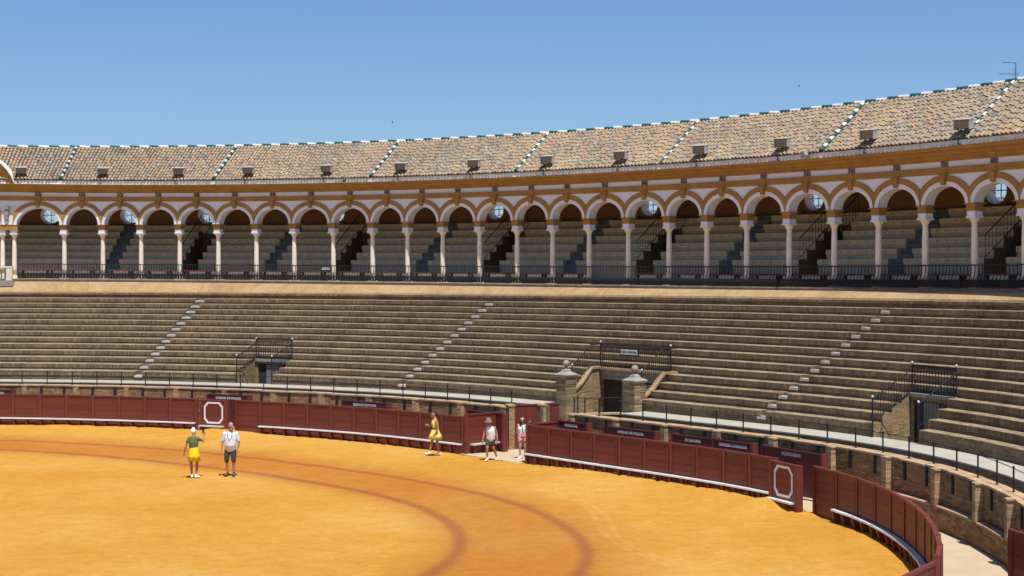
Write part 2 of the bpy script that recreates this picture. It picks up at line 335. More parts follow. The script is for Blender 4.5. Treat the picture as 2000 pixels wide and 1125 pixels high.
AP = np.array([(-34.68,83.86),(-33.69,84.0),(-32.7,84.12),(-31.7,84.23),(-30.71,84.32),(-29.71,84.39),(-28.71,84.45),(-27.72,84.51),(-26.74,84.53),(-25.75,84.51),(-24.76,84.45),(-23.78,84.36),(-22.8,84.24),(-21.82,84.08),(-20.85,83.89),(-19.88,83.68),(-18.93,83.43),(-17.97,83.16),(-17.03,82.87),(-16.1,82.55),(-15.17,82.2),(-14.25,81.84),(-13.34,81.45),(-12.44,81.04),(-11.55,80.62),(-10.66,80.17),(-9.79,79.71),(-8.93,79.23),(-8.07,78.73),(-7.23,78.22),(-6.39,77.69),(-5.56,77.15),(-4.75,76.59),(-3.94,76.02),(-3.14,75.43),(-2.35,74.84),(-1.58,74.23),(-.81,73.61),(-.05,72.97),(.7,72.33),(1.44,71.67),(2.17,71.01),(2.89,70.33),(3.6,69.64),(4.3,68.94),(4.99,68.24),(5.68,67.52),(6.35,66.79),(7.01,66.06),(7.66,65.31),(8.3,64.56),(8.93,63.8),(9.55,63.03),(10.17,62.26),(10.77,61.47),(11.36,60.68),(11.94,59.88),(12.51,59.07),(13.07,58.26),(13.62,57.44),(14.16,56.61),(14.69,55.77),(15.21,54.93),(15.71,54.08),(16.21,53.23),(16.69,52.36),(17.17,51.49),(17.62,50.61),(18.06,49.7),(18.46,48.79),(18.84,47.87),(19.2,46.93),(19.53,45.99),(19.83,45.03),(20.1,44.07),(20.34,43.1),(20.56,42.12),(20.75,41.14),(20.91,40.16),(21.04,39.16)])
class Curve:
    def __init__(s, P):
        s.P = P; s.n = len(P); s.T = np.gradient(P, axis=0); s.T /= np.hypot(*s.T.T)[:, None]
        for _ in range(2):
            q = s.T.copy(); q[1:-1] = .25 * s.T[:-2] + .5 * s.T[1:-1] + .25 * s.T[2:]; s.T = q / np.hypot(*q.T)[:, None]
        s.N = np.stack([-s.T[:, 1], s.T[:, 0]], 1)
    def _i(s, arr, t):
        t = min(max(t, 0), s.n - 1.0001); i = int(t); f = t - i; return arr[i] * (1 - f) + arr[i + 1] * f
    def p(s, t, d=0):
        n = s._i(s.N, t); q = s._i(s.P, t); return np.array((q[0] + n[0] * d, q[1] + n[1] * d))
    def p3(s, t, d, z): q = s.p(t, d); return (q[0], q[1], z)
    def rz(s, t): q = s._i(s.T, t); return math.atan2(q[1], q[0])
    def at_u(s, u, d=0, hi=None):          # curve parameter whose offset point lies on photo column u
        D = s.P + s.N * d; pu = 1000 + FPX * D[:, 0] / D[:, 1]
        for i in range((hi or s.n) - 1):
            if pu[i] <= u < pu[i + 1]: return i + (u - pu[i]) / (pu[i + 1] - pu[i])
        return 0.0 if u < pu[0] else float(s.n - 1)
B = Curve(BP); A = Curve(AP)
def tab(xs, ys):
    xs = np.array(xs, float); ys = np.array(ys, float)
    fit = np.polyfit(xs, ys, 3)
    return lambda t: float(np.polyval(fit, min(max(t, 4), 72)))
z_spring = tab([10, 15, 22, 30, 38, 46, 55, 64], [9.21, 9.24, 9.2, 9.18, 9.16, 9.15, 9.17, 9.22])
z_frieze = tab([9, 15, 22, 38, 53, 66], [10.98, 10.93, 10.87, 10.72, 10.74, 10.73])
z_eave = tab([7.6, 14, 22, 30, 38, 46, 54, 66], [11.45, 11.4, 11.29, 11.21, 11.17, 11.14, 11.17, 11.22])
_R = [(0, 287), (250, 286), (500, 284.5), (750, 277), (1000, 266.2), (1250, 247), (1500, 221.5), (1750, 190), (2000, 156.7)]   # ridge line: photo column, photo row
RIDGE_T = [A.at_u(u, 1.75) for u, v in _R]; RIDGE_Z = [CAM_H + (HOR - v) * A.p(t, 1.75)[1] / FPX - .03 for (u, v), t in zip(_R, RIDGE_T)]
z_ridge = tab(RIDGE_T, RIDGE_Z)
z_floor = tab([10, 20, 34, 50, 64], [6.27, 6.23, 6.17, 6.18, 6.26])
z_bandb = tab([7, 22, 39, 54, 67], [5.54, 5.54, 5.63, 5.73, 5.86])
def a_of_b(b): return float(np.interp(b, [0, 4, 12.29, 24.6, 42.47, 52.7, 60], [0, 5.8, 19.07, 37.87, 60.86, 72, 79]))
W_D = 4.4; Z_WALK = 1.7; NROW = 13
def row_z(k, b): return 2.13 + (k - 1) / 12 * (z_bandb(a_of_b(b)) - .28 - 2.13)      # tread level of seat row k
def row_pt(b, f):                                                                     # f = 0 first riser .. 1 top riser
    w = B.p(b, W_D); q = A.p(a_of_b(b), -.95); return w * (1 - f) + q * f
def stations(t0, t1, step):
    n = max(1, int(round((t1 - t0) / step))); return [t0 + (t1 - t0) * i / n for i in range(n + 1)]

# ------------------------------------------------------------------ ground, arena sand, alley
g = MB(); g.box(-1500, 1500, -1500, 3000, -.6, -.5); struct(g.build('ground', 'tan'))
L1P = np.array([(-29, 63.2), (-25, 62.8), (-20.66, 61.99), (-18.03, 61.2), (-15.42, 60.08), (-12.4, 58.4), (-9.79, 56.6), (-5.26, 52.67), (-2.76, 50.0), (-.47, 47.0), (1.09, 43.6), (1.76, 40.62), (2.03, 38.17), (2.0, 37.0), (1.72, 35.3), (1.0, 33), (0, 31)])
L2P = np.array([(-28, 60.4), (-24, 59.9), (-19.64, 58.93), (-17.06, 57.85), (-14.45, 56.4), (-12.04, 54.8), (-9.09, 52.6), (-4.31, 47.75), (-2.73, 45.3), (-1.62, 42.4), (-1.22, 40.0), (-1.15, 38.8), (-1.3, 37.1), (-1.7, 35.3), (-2.6, 33), (-3.9, 31)])
def smooth_line(P):
    s = np.concatenate([[0], np.cumsum(np.hypot(*np.diff(P, axis=0).T))]); t = np.linspace(0, s[-1], 90)
    Q = np.stack([np.interp(t, s, P[:, 0]), np.interp(t, s, P[:, 1])], 1)
    for _ in range(25): Q[1:-1] = .25 * Q[:-2] + .5 * Q[1:-1] + .25 * Q[2:]
    return Q
def sdist(X, P):      # signed distance, positive on the left of travel (towards the fence)
    best = np.full(len(X), 1e9); sg = np.ones(len(X))
    for i in range(len(P) - 1):
        a = P[i]; d = P[i + 1] - a; t = np.clip(((X - a) @ d) / (d @ d), 0, 1); e = X - (a + t[:, None] * d); q = np.hypot(e[:, 0], e[:, 1])
        m = q < best; best[m] = q[m]; sg[m] = np.sign(d[0] * e[m, 1] - d[1] * e[m, 0])
    return best * sg
def sand_bank(X):     # sand heaped along the fence and at the two shields
    b = sdist(X, BP); u = 1000 + FPX * X[:, 0] / np.maximum(X[:, 1], 5)
    amp = np.interp(u, [0, 120, 340, 520, 700, 900, 1040, 1130, 1300, 1450, 1560, 1620, 1700, 1790, 1900], [.06, .12, .12, .06, .03, .0, .03, .16, .19, .21, .1, .02, .08, .0, .0])
    z = amp * np.exp(-np.clip(-b, 0, 50) / 1.1)
    for c, r, h in ((B.p(B.at_u(441), -.75), (1.0, .55), .22), (B.p(B.at_u(1532, 0, 52), -.7), (.9, .6), .26)):
        z += h * np.exp(-(((X[:, 0] - c[0]) / r[0]) ** 2 + ((X[:, 1] - c[1]) / r[1]) ** 2))
    return z
xs = np.concatenate([np.arange(-60, -36, 1.2), np.arange(-36, 12.2, .28)]); ys = np.concatenate([np.arange(-4, 17, 1.0), np.arange(17, 69.5, .28)])
X, Y = np.meshgrid(xs, ys); P2 = np.stack([X.ravel(), Y.ravel()], 1)
hz = sand_bank(P2) + .008 * np.sin(P2[:, 0] * 1.7) * np.sin(P2[:, 1] * 1.3) + rng.normal(0, .006, len(P2))
inb = sdist(P2, BP); keep = inb < 1.2
nx = len(xs); ny = len(ys); idx = np.arange(nx * ny).reshape(ny, nx)
F = np.stack([idx[:-1, :-1], idx[:-1, 1:], idx[1:, 1:], idx[1:, :-1]], -1).reshape(-1, 4)
F = F[keep[F].all(1)]
hz = np.where(inb > .05, np.minimum(hz, .0) - .02, hz)
me = bpy.data.meshes.new('sand_arena'); me.from_pydata([(float(a), float(b), float(c)) for (a, b), c in zip(P2, hz)], [], F.tolist())
me.materials.append(M['sand'])
def from_px(pts): return np.array([((u - 1000) / (v - HOR) * CAM_H, FPX * CAM_H / (v - HOR)) for u, v in pts])
TA = from_px([(1085, 960), (1120, 976), (1150, 994), (1168, 1018), (1174, 1036), (1192, 1054), (1228, 1075), (1290, 1098)]); TB = from_px([(1130, 975), (1162, 991), (1186, 1009), (1198, 1030), (1210, 1051), (1240, 1072), (1310, 1096)])
for nm, L in (('line_outer', smooth_line(L1P)), ('line_inner', smooth_line(L2P)), ('tyre_a', TA), ('tyre_b', TB)):
    at = me.attributes.new(nm, 'FLOAT', 'POINT'); at.data.foreach_set('value', sdist(P2, L).astype(np.float32))
for p in me.polygons: p.use_smooth = True
struct(obj('sand_arena', me))
def ring_strip(name, mat, curve, t0, t1, prof, step=.5):
    m = MB(); m.sweep([[curve.p3(t, d, z) for d, z in prof] for t in stations(t0, t1, step)], caps=True); return m.build(name, mat)
struct(ring_strip('alley_floor', 'tan', B, 0, 71, [(.0, -.3), (.0, .012), (2.5, .012), (2.5, -.3)]))

# ------------------------------------------------------------------ gate and passage layout
bGL = B.at_u(905); bGR = B.at_u(1031)            # fence ends either side of the open gate
bCL = B.at_u(992, 2.2); bCR = B.at_u(1113, 2.2)  # alley-wall ends either side of the passage
bPL = B.at_u(1106, W_D - .1); bPR = B.at_u(1240, W_D - .1)     # gate pillars
V1 = (B.at_u(461, W_D), B.at_u(533, W_D), 3); V3 = (B.at_u(1703, W_D), B.at_u(1797, W_D), 4)
VM = (bPL + .1, bPR + .1, 4)

# ------------------------------------------------------------------ brick grandstand
gs = thing('brick_grandstand', 'weathered brick grandstand of long stepped seat rows below the white arcade', 'grandstand', (0, 64, 0))
BMIN, BMAX = 0.5, 60
ST = [(B.at_u(270, W_D), B.at_u(785, W_D), B.at_u(1487, W_D))][0]; SW = .18
def cuts(k):
    c = [(s - SW, s + SW) for s in ST]
    for b0, b1, n in (V1, V3, VM):
        if k <= n: c.append((b0, b1))
    return sorted(c)
for k in range(1, NROW + 2):
    f0 = (k - 1) / NROW; f1 = k / NROW
    cs = cuts(k) if k <= NROW else []
    t = BMIN; segs = []
    for c0, c1 in cs: segs.append((t, c0)); t = c1
    segs.append((t, BMAX))
    for s0, s1 in segs:
        if s1 - s0 < .05: continue
        rows = []; us = []
        for b in stations(s0, s1, .45):
            p0 = row_pt(b, f0); nrm = row_pt(b, f0 + .05) - p0; nrm /= np.hypot(*nrm)
            zt = row_z(k, b) if k <= NROW else z_bandb(a_of_b(b)); zb = (row_z(k - 1, b) if k > 1 else Z_WALK) - .12
            p1 = row_pt(b, min(f1, 1.0)) if k <= NROW else p0 + nrm * .12
            hh = .185 if k > 1 else .22
            fr = lambda o: (p0[0] + nrm[0] * o, p0[1] + nrm[1] * o)
            if k <= NROW:
                rows.append([(*fr(.035), zb), (*fr(.035), zt - hh), (*fr(0), zt - hh), (*fr(-.004), zt - .014), (*fr(.008), zt), (p1[0] + nrm[0] * .1, p1[1] + nrm[1] * .1, zt), (p1[0] + nrm[0] * .1, p1[1] + nrm[1] * .1, zb)])
            else:
                rows.append([(*fr(.05), zb), (*fr(.05), zt - .12), (*fr(0), zt - .12), (*fr(0), zt - .02), (*fr(.01), zt + .0), (p1[0], p1[1], zt), (p1[0], p1[1], zb)])
            us.append(b)
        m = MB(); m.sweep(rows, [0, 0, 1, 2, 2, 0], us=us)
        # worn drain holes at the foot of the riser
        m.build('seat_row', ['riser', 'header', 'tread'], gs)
# drain holes (dark dots at the foot of risers) gathered as one part
m = MB()
for k in range(1, NROW + 1):
    b = BMIN + 1 + 1.3 * ((k * 7) % 5) / 5
    while b < 56:
        bb = b + random.uniform(-.3, .3)
        if not any(c0 - .2 < bb < c1 + .2 for c0, c1 in cuts(k)):
            p0 = row_pt(bb, (k - 1) / NROW); z = (row_z(k - 1, bb) if k > 1 else Z_WALK) + .05
            nrm = row_pt(bb, (k - 1) / NROW + .05) - p0; nrm /= np.hypot(*nrm); q = p0 + nrm * .03
            m.box(-.025, .025, -.01, .03, -.03, .03, 0, lambda x, y, zz, q=q, n=nrm, z=z: (q[0] + n[1] * x + n[0] * y, q[1] - n[0] * x + n[1] * y, z + zz))
        b += random.uniform(3.5, 6.0)
o = m.build('drain_holes', 'hole', gs); o['kind'] = 'stuff'
# aisle stairs: brick half steps with whitewashed slabs
for s in ST:
    for k in range(1, NROW + 1):
        f0 = (k - 1) / NROW; f1 = k / NROW; zt = row_z(k, s); zb = row_z(k - 1, s) if k > 1 else Z_WALK
        zm = zb + (zt - zb) * .5
        def ln(f, z): return [(*row_pt(s - SW, f), z), (*row_pt(s + SW, f), z)]
        fm = f0 + (f1 - f0) * .5
        m = MB(); a, b_ = ln(f0, zb - .1), ln(f0, zm - .05); c, d = ln(fm, zm - .05), ln(fm, zb - .1)
        m.sweep([[a[0], b_[0], c[0], d[0]], [a[1], b_[1], c[1], d[1]]]); e = ln(fm, zb - .1), ln(fm, zt - .002), ln(f1 + .1 / 8, zt - .002), ln(f1 + .1 / 8, zb - .1)
        m.sweep([[q[0] for q in e], [q[1] for q in e]]); st = m.build('step', 'riser', gs)
        m = MB(); ff = f0 - .003
        e = ln(ff, zm - .06), ln(ff, zm + .03), ln(fm, zm + .03), ln(fm, zm - .06)
        m.sweep([[q[0] for q in e], [q[1] for q in e]]); w = m.build('slab', 'stepwhite', None, origin=tuple(gs.location)); w.parent = st; w.location = (0, 0, 0)
# walkway, front step and their risers
def wallseg(name, mats, prof, t0, t1, parent, mi=None, step=.5):
    m = MB(); ts = stations(t0, t1, step); m.sweep([[B.p3(t, d, z) for d, z in prof] for t in ts], mi, us=ts); return m.build(name, mats, parent)
for t0, t1 in ((BMIN, bCL + .75), (bPR + .4, BMAX)):
    wallseg('walkway', ['riser', 'walk'], [(3.2, .1), (3.2, 1.66), (3.17, 1.66), (3.17, 1.7), (W_D + .15, 1.7), (W_D + .15, .1)], t0, t1, gs, [0, 0, 1, 1, 0])
    wallseg('front_step', ['riser', 'walk'], [(2.6, .1), (2.6, 1.2), (3.25, 1.2), (3.25, .1)], t0, t1 - (.4 if t1 < 40 else 0), gs, [0, 1, 0])
# sloping plastered ledge above the top row
m = MB(); rows = []
for a in stations(.5, 78, .5):
    zb = z_bandb(a); rows.append([A.p3(a, -.86, zb - .02), A.p3(a, -.84, zb + .06), A.p3(a, -.36, z_floor(a) - .1), A.p3(a, -.36, z_floor(a) - .3)])
m.sweep(rows); m.build('plaster_ledge', 'plaster', gs)

# ------------------------------------------------------------------ stairwell openings through the rows
def vomitory(V, label, nm, doorw):
    b0, b1, n = V; zt = row_z(n, (b0 + b1) / 2); fl = .9
    t = thing(nm, label, 'entrance', (*row_pt((b0 + b1) / 2, 0), 0))
    for bb, sg in ((b0, 1), (b1, -1)):
        pts = []
        for k in range(1, n + 1):
            z = row_z(k, bb); pts += [(*row_pt(bb, (k - 1) / NROW - .002), z - .004), (*row_pt(bb, k / NROW), z - .004)]
        base = [(*row_pt(bb, n / NROW), fl), (*row_pt(bb, -.002), fl)]
        tv = row_pt(b1, .1) - row_pt(b0, .1); tv = tv / np.hypot(*tv) * .03 * sg
        q = pts + base; m = MB(); off = [(x + tv[0], y + tv[1], z) for x, y, z in q]
        m.sweep([q, off] if sg > 0 else [off, q]); m.build('side_wall', 'gatebrick', t)
    # back wall with a doorway painted as near-black shade and a stone lintel
    def bw(x, dz, o=0):
        p = row_pt(b0, n / NROW) * (1 - x) + row_pt(b1, n / NROW) * x; d = row_pt((b0 + b1) / 2, .5) - row_pt((b0 + b1) / 2, 0); d = d / np.hypot(*d) * o
        return (p[0] + d[0], p[1] + d[1], dz)
    def slab(name, mat, x0, x1, z0, z1, o0, o1):
        m = MB(); m.poly([bw(x0, z0, o0), bw(x1, z0, o0), bw(x1, z0, o1), bw(x0, z0, o1), bw(x0, z1, o0), bw(x1, z1, o0), bw(x1, z1, o1), bw(x0, z1, o1)], [(3, 2, 1, 0), (4, 5, 6, 7), (0, 1, 5, 4), (1, 2, 6, 5), (2, 3, 7, 6), (3, 0, 4, 7)])
        return m.build(name, mat, t)
    slab('lintel', 'stone', .0, 1, zt - .1, zt + .02, -.14, .04); slab('lintel_wall', 'gatebrick', .0, 1, zt - .21, zt - .104, -.04, .04)
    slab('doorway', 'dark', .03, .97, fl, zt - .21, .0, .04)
    slab('door_leaf', 'door', .3, .62, fl, zt - .25, -.03, -.004)
    slab('jamb', 'gatebrick', .0, .09, fl, zt - .21, -.06, -.003); slab('jamb', 'gatebrick', .91, 1, fl, zt - .21, -.06, -.003)
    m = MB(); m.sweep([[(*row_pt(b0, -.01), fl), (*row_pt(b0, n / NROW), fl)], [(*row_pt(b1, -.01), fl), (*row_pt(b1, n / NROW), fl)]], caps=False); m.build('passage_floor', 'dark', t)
    return t
vomitory(V1, 'dark stairwell opening cut in the brick rows, left of the other openings', 'stairwell_entrance', 1)
vomitory(V3, 'dark stairwell opening cut in the shaded brick rows at the right', 'stairwell_entrance', 1)
def iron_run(name, parent, pts, h, bars, ornate=False, bottom=.06):
    m = MB()
    for i in range(len(pts) - 1):
        p, q = Vector(pts[i]), Vector(pts[i + 1]); up = Vector((0, 0, h)); lo = Vector((0, 0, bottom))
        m.bar(p + up, q + up, .022, 5); m.bar(p + lo, q + lo, .014, 4)
        n = max(2, int((q - p).length / bars))
        for k in range(n + 1):
            r = p.lerp(q, k / n); m.bar(r + lo, r + up, .0105, 4)
        if ornate:
            m.bar(p + up * .88, q + up * .88, .012, 4); m.bar(p + up * .12, q + up * .12, .012, 4)
            for k in range(n):
                r = p.lerp(q, (k + .5) / n)
                for zz in (.94, .06): m.bar(r + up * (zz - .045), r + up * (zz + .045), .028, 5)
            for e0, e1 in ((0, 2 / n), (1 - 2 / n, 1)):
                a, b = p.lerp(q, e0), p.lerp(q, e1)
                for z0, z1 in ((.12, .5), (.5, .88)):
                    m.bar(a + up * z0, b + up * z1, .012, 4); m.bar(b + up * z0, a + up * z1, .012, 4)
    return m.build(name, 'iron', parent)
def iron_post(parent, p, h, r=.026):
    m = MB(); m.bar(p, (p[0], p[1], p[2] + h), r, 6); po = m.build('post', 'iron', parent)
    m = MB(); m.lathe([(.012, 0), (.036, .02), (.042, .045), (.03, .075), (.005, .085)], 8, 0, (p[0], p[1], p[2] + h)); k = m.build('knob', 'signwhite', None, origin=tuple(parent.location)); k.parent = po; k.location = (0, 0, 0)
def stair_rail(V, label):
    b0, b1, n = V; H = .88
    t = thing('iron_railing', label, 'railing', (*row_pt((b0 + b1) / 2, n / NROW), row_z(n, b0)), group='iron railings round the stairwells')
    L0 = (*row_pt(b0 + .04, -.003), row_z(1, b0) - .4); L1 = (*row_pt(b0 + .04, n / NROW), row_z(n, b0) + .03)
    Q0 = (*row_pt(b1 - .04, -.003), row_z(1, b1) - .4); Q1 = (*row_pt(b1 - .04, n / NROW), row_z(n, b1) + .03)
    iron_run('side_bars', t, [(L0[0], L0[1], row_z(1, b0) + .02), L1], H * .85, .13); iron_run('side_bars', t, [(Q0[0], Q0[1], row_z(1, b1) + .02), Q1], H * .85, .13)
    iron_run('back_panel', t, [L1, Q1], H, .13, True)
    iron_post(t, L0, 1.2); iron_post(t, Q0, 1.2); iron_post(t, L1, H + .03); iron_post(t, Q1, H + .03)
    # handrail on the left inner wall
    p = row_pt(b0 + .09, .06); q = row_pt(b0 + .09, -.01)
    m = MB(); m.bar((p[0], p[1], 2.15), (q[0] + .5, q[1] - .1, 1.75), .018); m.bar((p[0], p[1], 2.15), (p[0], p[1], 1.9), .014); m.build('handrail', 'iron', t)
stair_rail(V1, 'black iron railing with sloping sides round the left stairwell opening')
stair_rail(V3, 'black iron railing with sloping sides round the right stairwell opening')

# ------------------------------------------------------------------ main gate: pillars, side walls, bridge with railing
PB = {}
M['mortar_joint'] = plain('brick_mortar', (.26, .21, .14), .95, .2, 4)
def pillar(b, label):
    p = B.p(b, W_D - .1); t = thing('gate_pillar', label, 'pillar', (p[0], p[1], 0), B.rz(b), 'pillars of the main passage')
    m = MB(); m.box(-.272, .272, -.272, .272, 0, 2.72); m.build('shaft', 'mortar_joint', t)
    if 'b' not in PB: q = MB(); q.box(-.276, .276, -.133, .133, 0, .058); PB['b'] = q.mesh('brick', 'brickgate_piece'); q = MB(); q.box(-.133, .133, -.276, .276, 0, .058); PB['c'] = q.mesh('brick', 'brickgate_piece')
    for i in range(41):
        g_ = 1.0 if not 36 <= i <= 38 else 1.09
        for s_ in (-1, 1): ob = obj('brick', PB['b' if i % 2 else 'c'], t, (0, s_ * .143, i * .0665) if i % 2 else (s_ * .143, 0, i * .0665), 0, (g_, g_, 1))
    m = MB(); m.lathe([(.29, 2.72), (.33, 2.77), (.34, 2.82), (.27, 2.87), (.15, 2.93), (.13, 3.0), (.08, 3.04)], 4, 0, sq=True); m.build('stone_cap', 'stone', t)
    m = MB(); pr = [(.065, 3.03), (.055, 3.12)] + [(.135 * math.sin(x), 3.24 - .135 * math.cos(x)) for x in np.linspace(.35, math.pi, 9)]; m.lathe(pr, 14); m.build('ball_finial', 'stone', t, smooth=True)
    return t
pillar(bPL, 'brick gate pillar with stone ball finial, left of the passage'); pillar(bPR, 'brick gate pillar with stone ball finial, right of the passage')
b0, b1, n = VM; zt = row_z(4, (b0 + b1) / 2)
gt = thing('passage_gateway', 'brick passage through the seating with a bridge over its dark doorway', 'gateway', (*row_pt((b0 + b1) / 2, 0), 0))
for bb, sg in ((b0, 1), (b1, -1)):
    tv = row_pt(b1, .1) - row_pt(b0, .1); tv = tv / np.hypot(*tv) * sg
    prof = [(*row_pt(bb, .0), 0), (*row_pt(bb, .0), 2.13), (*row_pt(bb, 1.4 / NROW), 2.45), (*row_pt(bb, 2.6 / NROW), zt + .04), (*row_pt(bb, 4.2 / NROW), zt + .04), (*row_pt(bb, 4.2 / NROW), 0)]
    m = MB(); off = [(x + tv[0] * .05, y + tv[1] * .05, z) for x, y, z in prof]; m.sweep([prof, off] if sg > 0 else [off, prof]); m.build('side_wall', 'gatebrick', gt)
    m = MB(); pts = [(row_pt(bb, .02), 2.2), (row_pt(bb, 1.4 / NROW), 2.5), (row_pt(bb, 2.6 / NROW), zt + .09), (row_pt(bb, 4.2 / NROW), zt + .09)]
    m.sweep([[(q[0] - tv[0] * .15, q[1] - tv[1] * .15, z - .09), (q[0] - tv[0] * .15, q[1] - tv[1] * .15, z), (q[0] + tv[0] * .1, q[1] + tv[1] * .1, z), (q[0] + tv[0] * .1, q[1] + tv[1] * .1, z - .09)] for q, z in pts], close=True); m.build('wall_coping', 'pierbrick', gt)
def bw(x, z, o):
    p = row_pt(b0, 4 / NROW) * (1 - x) + row_pt(b1, 4 / NROW) * x; d = row_pt((b0 + b1) / 2, .5) - row_pt((b0 + b1) / 2, 0); d = d / np.hypot(*d) * o
    return (p[0] + d[0], p[1] + d[1], z)
def gslab(name, mat, x0, x1, z0, z1, o0, o1, par=None):
    m = MB(); m.poly([bw(x0, z0, o0), bw(x1, z0, o0), bw(x1, z0, o1), bw(x0, z0, o1), bw(x0, z1, o0), bw(x1, z1, o0), bw(x1, z1, o1), bw(x0, z1, o1)], [(3, 2, 1, 0), (4, 5, 6, 7), (0, 1, 5, 4), (1, 2, 6, 5), (2, 3, 7, 6), (3, 0, 4, 7)]); return m.build(name, mat, gt)
gslab('bridge_edge', 'coping', .02, .98, zt - .03, zt + .06, -.3, .02); gslab('lintel', 'stone', .02, .98, zt - .24, zt - .032, -.2, .02); gslab('lintel', 'stone', .02, .98, zt - .42, zt - .242, -.12, .02)
gslab('doorway', 'dark', .02, .98, 0, zt - .43, .02, .06); gslab('door_leaf', 'door', .52, .86, .75, zt - .5, -.1, -.06); gslab('grille', 'iron', .52, .86, .05, .74, -.12, -.08); gslab('jamb', 'stone', .3, .5, .2, zt - .43, -.08, .015)  # doorway is a near-black slab, its shade painted
rl = thing('iron_railing', 'long black iron railing with a white name plate above the main passage', 'railing', (*bw(.5, zt, 0)[:2], zt), group='iron railings round the stairwells')
iron_run('back_panel', rl, [bw(.02, zt + .06, -.2), bw(.98, zt + .06, -.2)], .9, .115, True)
for bb in (b0 - .02, b1 + .02):
    q0 = (*row_pt(bb, .3 / NROW), 2.28); q1 = (*row_pt(bb, 2.6 / NROW), zt + .1); q2 = (*row_pt(bb, 4.1 / NROW), zt + .1); iron_run('side_bars', rl, [q0, q1, q2], .86, .13)
    iron_post(rl, (q0[0], q0[1], 2.2), .95)
for x in (.02, .98): iron_post(rl, bw(x, zt, -.2), 1.02)
pl = MB(); c0 = bw(.33, zt, -.26); c1 = bw(.55, zt, -.26); rzg = math.atan2(c1[1] - c0[1], c1[0] - c0[0]); cc = bw(.44, zt + .72, -.27)
ns = thing('name_plate', 'small white plate with black letters hung on the passage railing', 'sign', cc, rzg)
m = MB(); m.box(-.52, .52, -.02, .02, -.15, .15); m.build('frame', 'iron', ns); m = MB(); m.box(-.47, .47, -.026, -.021, -.1, .1); m.build('plate', 'signwhite', ns)
o = obj('lettering', text_mesh('PUERTA PRINCIPAL', .105, 'textblack', .002, .002), ns, (0, -.03, 0)); o.rotation_euler = (R(90), 0, 0)

# ------------------------------------------------------------------ arcade building
ar = thing('arcade_gallery', 'long white and ochre arcade on marble columns with a tiled roof, above the brick seating', 'arcade', (0, 72, 0))
CI = [6.7, 7.35, 10.16, 12.39, 14.65, 16.98, 19.37, 21.75, 24.15, 26.65, 29.17, 31.41, 33.67, 36.02, 38.4, 40.62, 42.87, 45.25, 47.66, 49.86, 52.12, 54.45, 56.85, 59.12, 61.43, 63.77, 66.05, 68.4, 70.7]
PRE = [4.0, 4.65]                                  # paired columns left of the frame
ALLC = PRE + CI
shaft = MB(); shaft.lathe([(.125, 0), (.128, .4), (.126, 1.0), (.118, 1.6), (.104, 2.05), (.1, 2.1), (.112, 2.11), (.112, 2.14)], 14)
basep = MB(); basep.lathe([(.2, 0), (.2, .06), (.19, .065)], 4, 0, sq=True); basep.lathe([(.185, .065), (.19, .1), (.155, .125), (.16, .15), (.128, .17)], 14)
capt = MB(); capt.lathe([(.105, 0), (.115, .03), (.165, .12), (.2, .17), (.2, .18)], 14); capt.lathe([(.2, .18), (.21, .185), (.21, .22)], 4, 0, sq=True)
impw = MB(); impw.box(-.18, .18, -.19, .19, 0, .17); impw.box(-.205, .205, -.215, .215, -.04, 0)
impo = MB(); impo.box(-.2, .2, -.205, .205, 0, .2); impo.lathe([(.2, .2), (.23, .23), (.285, .255), (.29, .27)], 4, 0, sq=True)
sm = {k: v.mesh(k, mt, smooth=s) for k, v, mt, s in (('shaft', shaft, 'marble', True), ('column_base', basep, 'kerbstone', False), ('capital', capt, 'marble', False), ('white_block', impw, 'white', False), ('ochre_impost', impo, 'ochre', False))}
def loc_in(par, p, z): return (p[0] - par.location.x, p[1] - par.location.y, z - par.location.z)
def emp(name, par, p, z, rz):
    o = bpy.data.objects.new(name, None); col.objects.link(o); o.parent = par; o.location = loc_in(par, p, z); o.rotation_euler = (0, 0, rz); o.empty_display_size = .2; return o
for c in ALLC:
    zf = z_floor(c); zs = z_spring(c); e = emp('column', ar, A.p(c, 0), zf, A.rz(c)); H = zs - zf
    obj('column_base', sm['column_base'], e); hs = H - .17 - .22 - .21 - .27; o = obj('shaft', sm['shaft'], e, (0, 0, .165), 0, (1, 1, hs / 2.14))
    obj('capital', sm['capital'], e, (0, 0, .165 + hs)); obj('white_block', sm['white_block'], e, (0, 0, .165 + hs + .26)); obj('ochre_impost', sm['ochre_impost'], e, (0, 0, H - .27))
NUM = {}
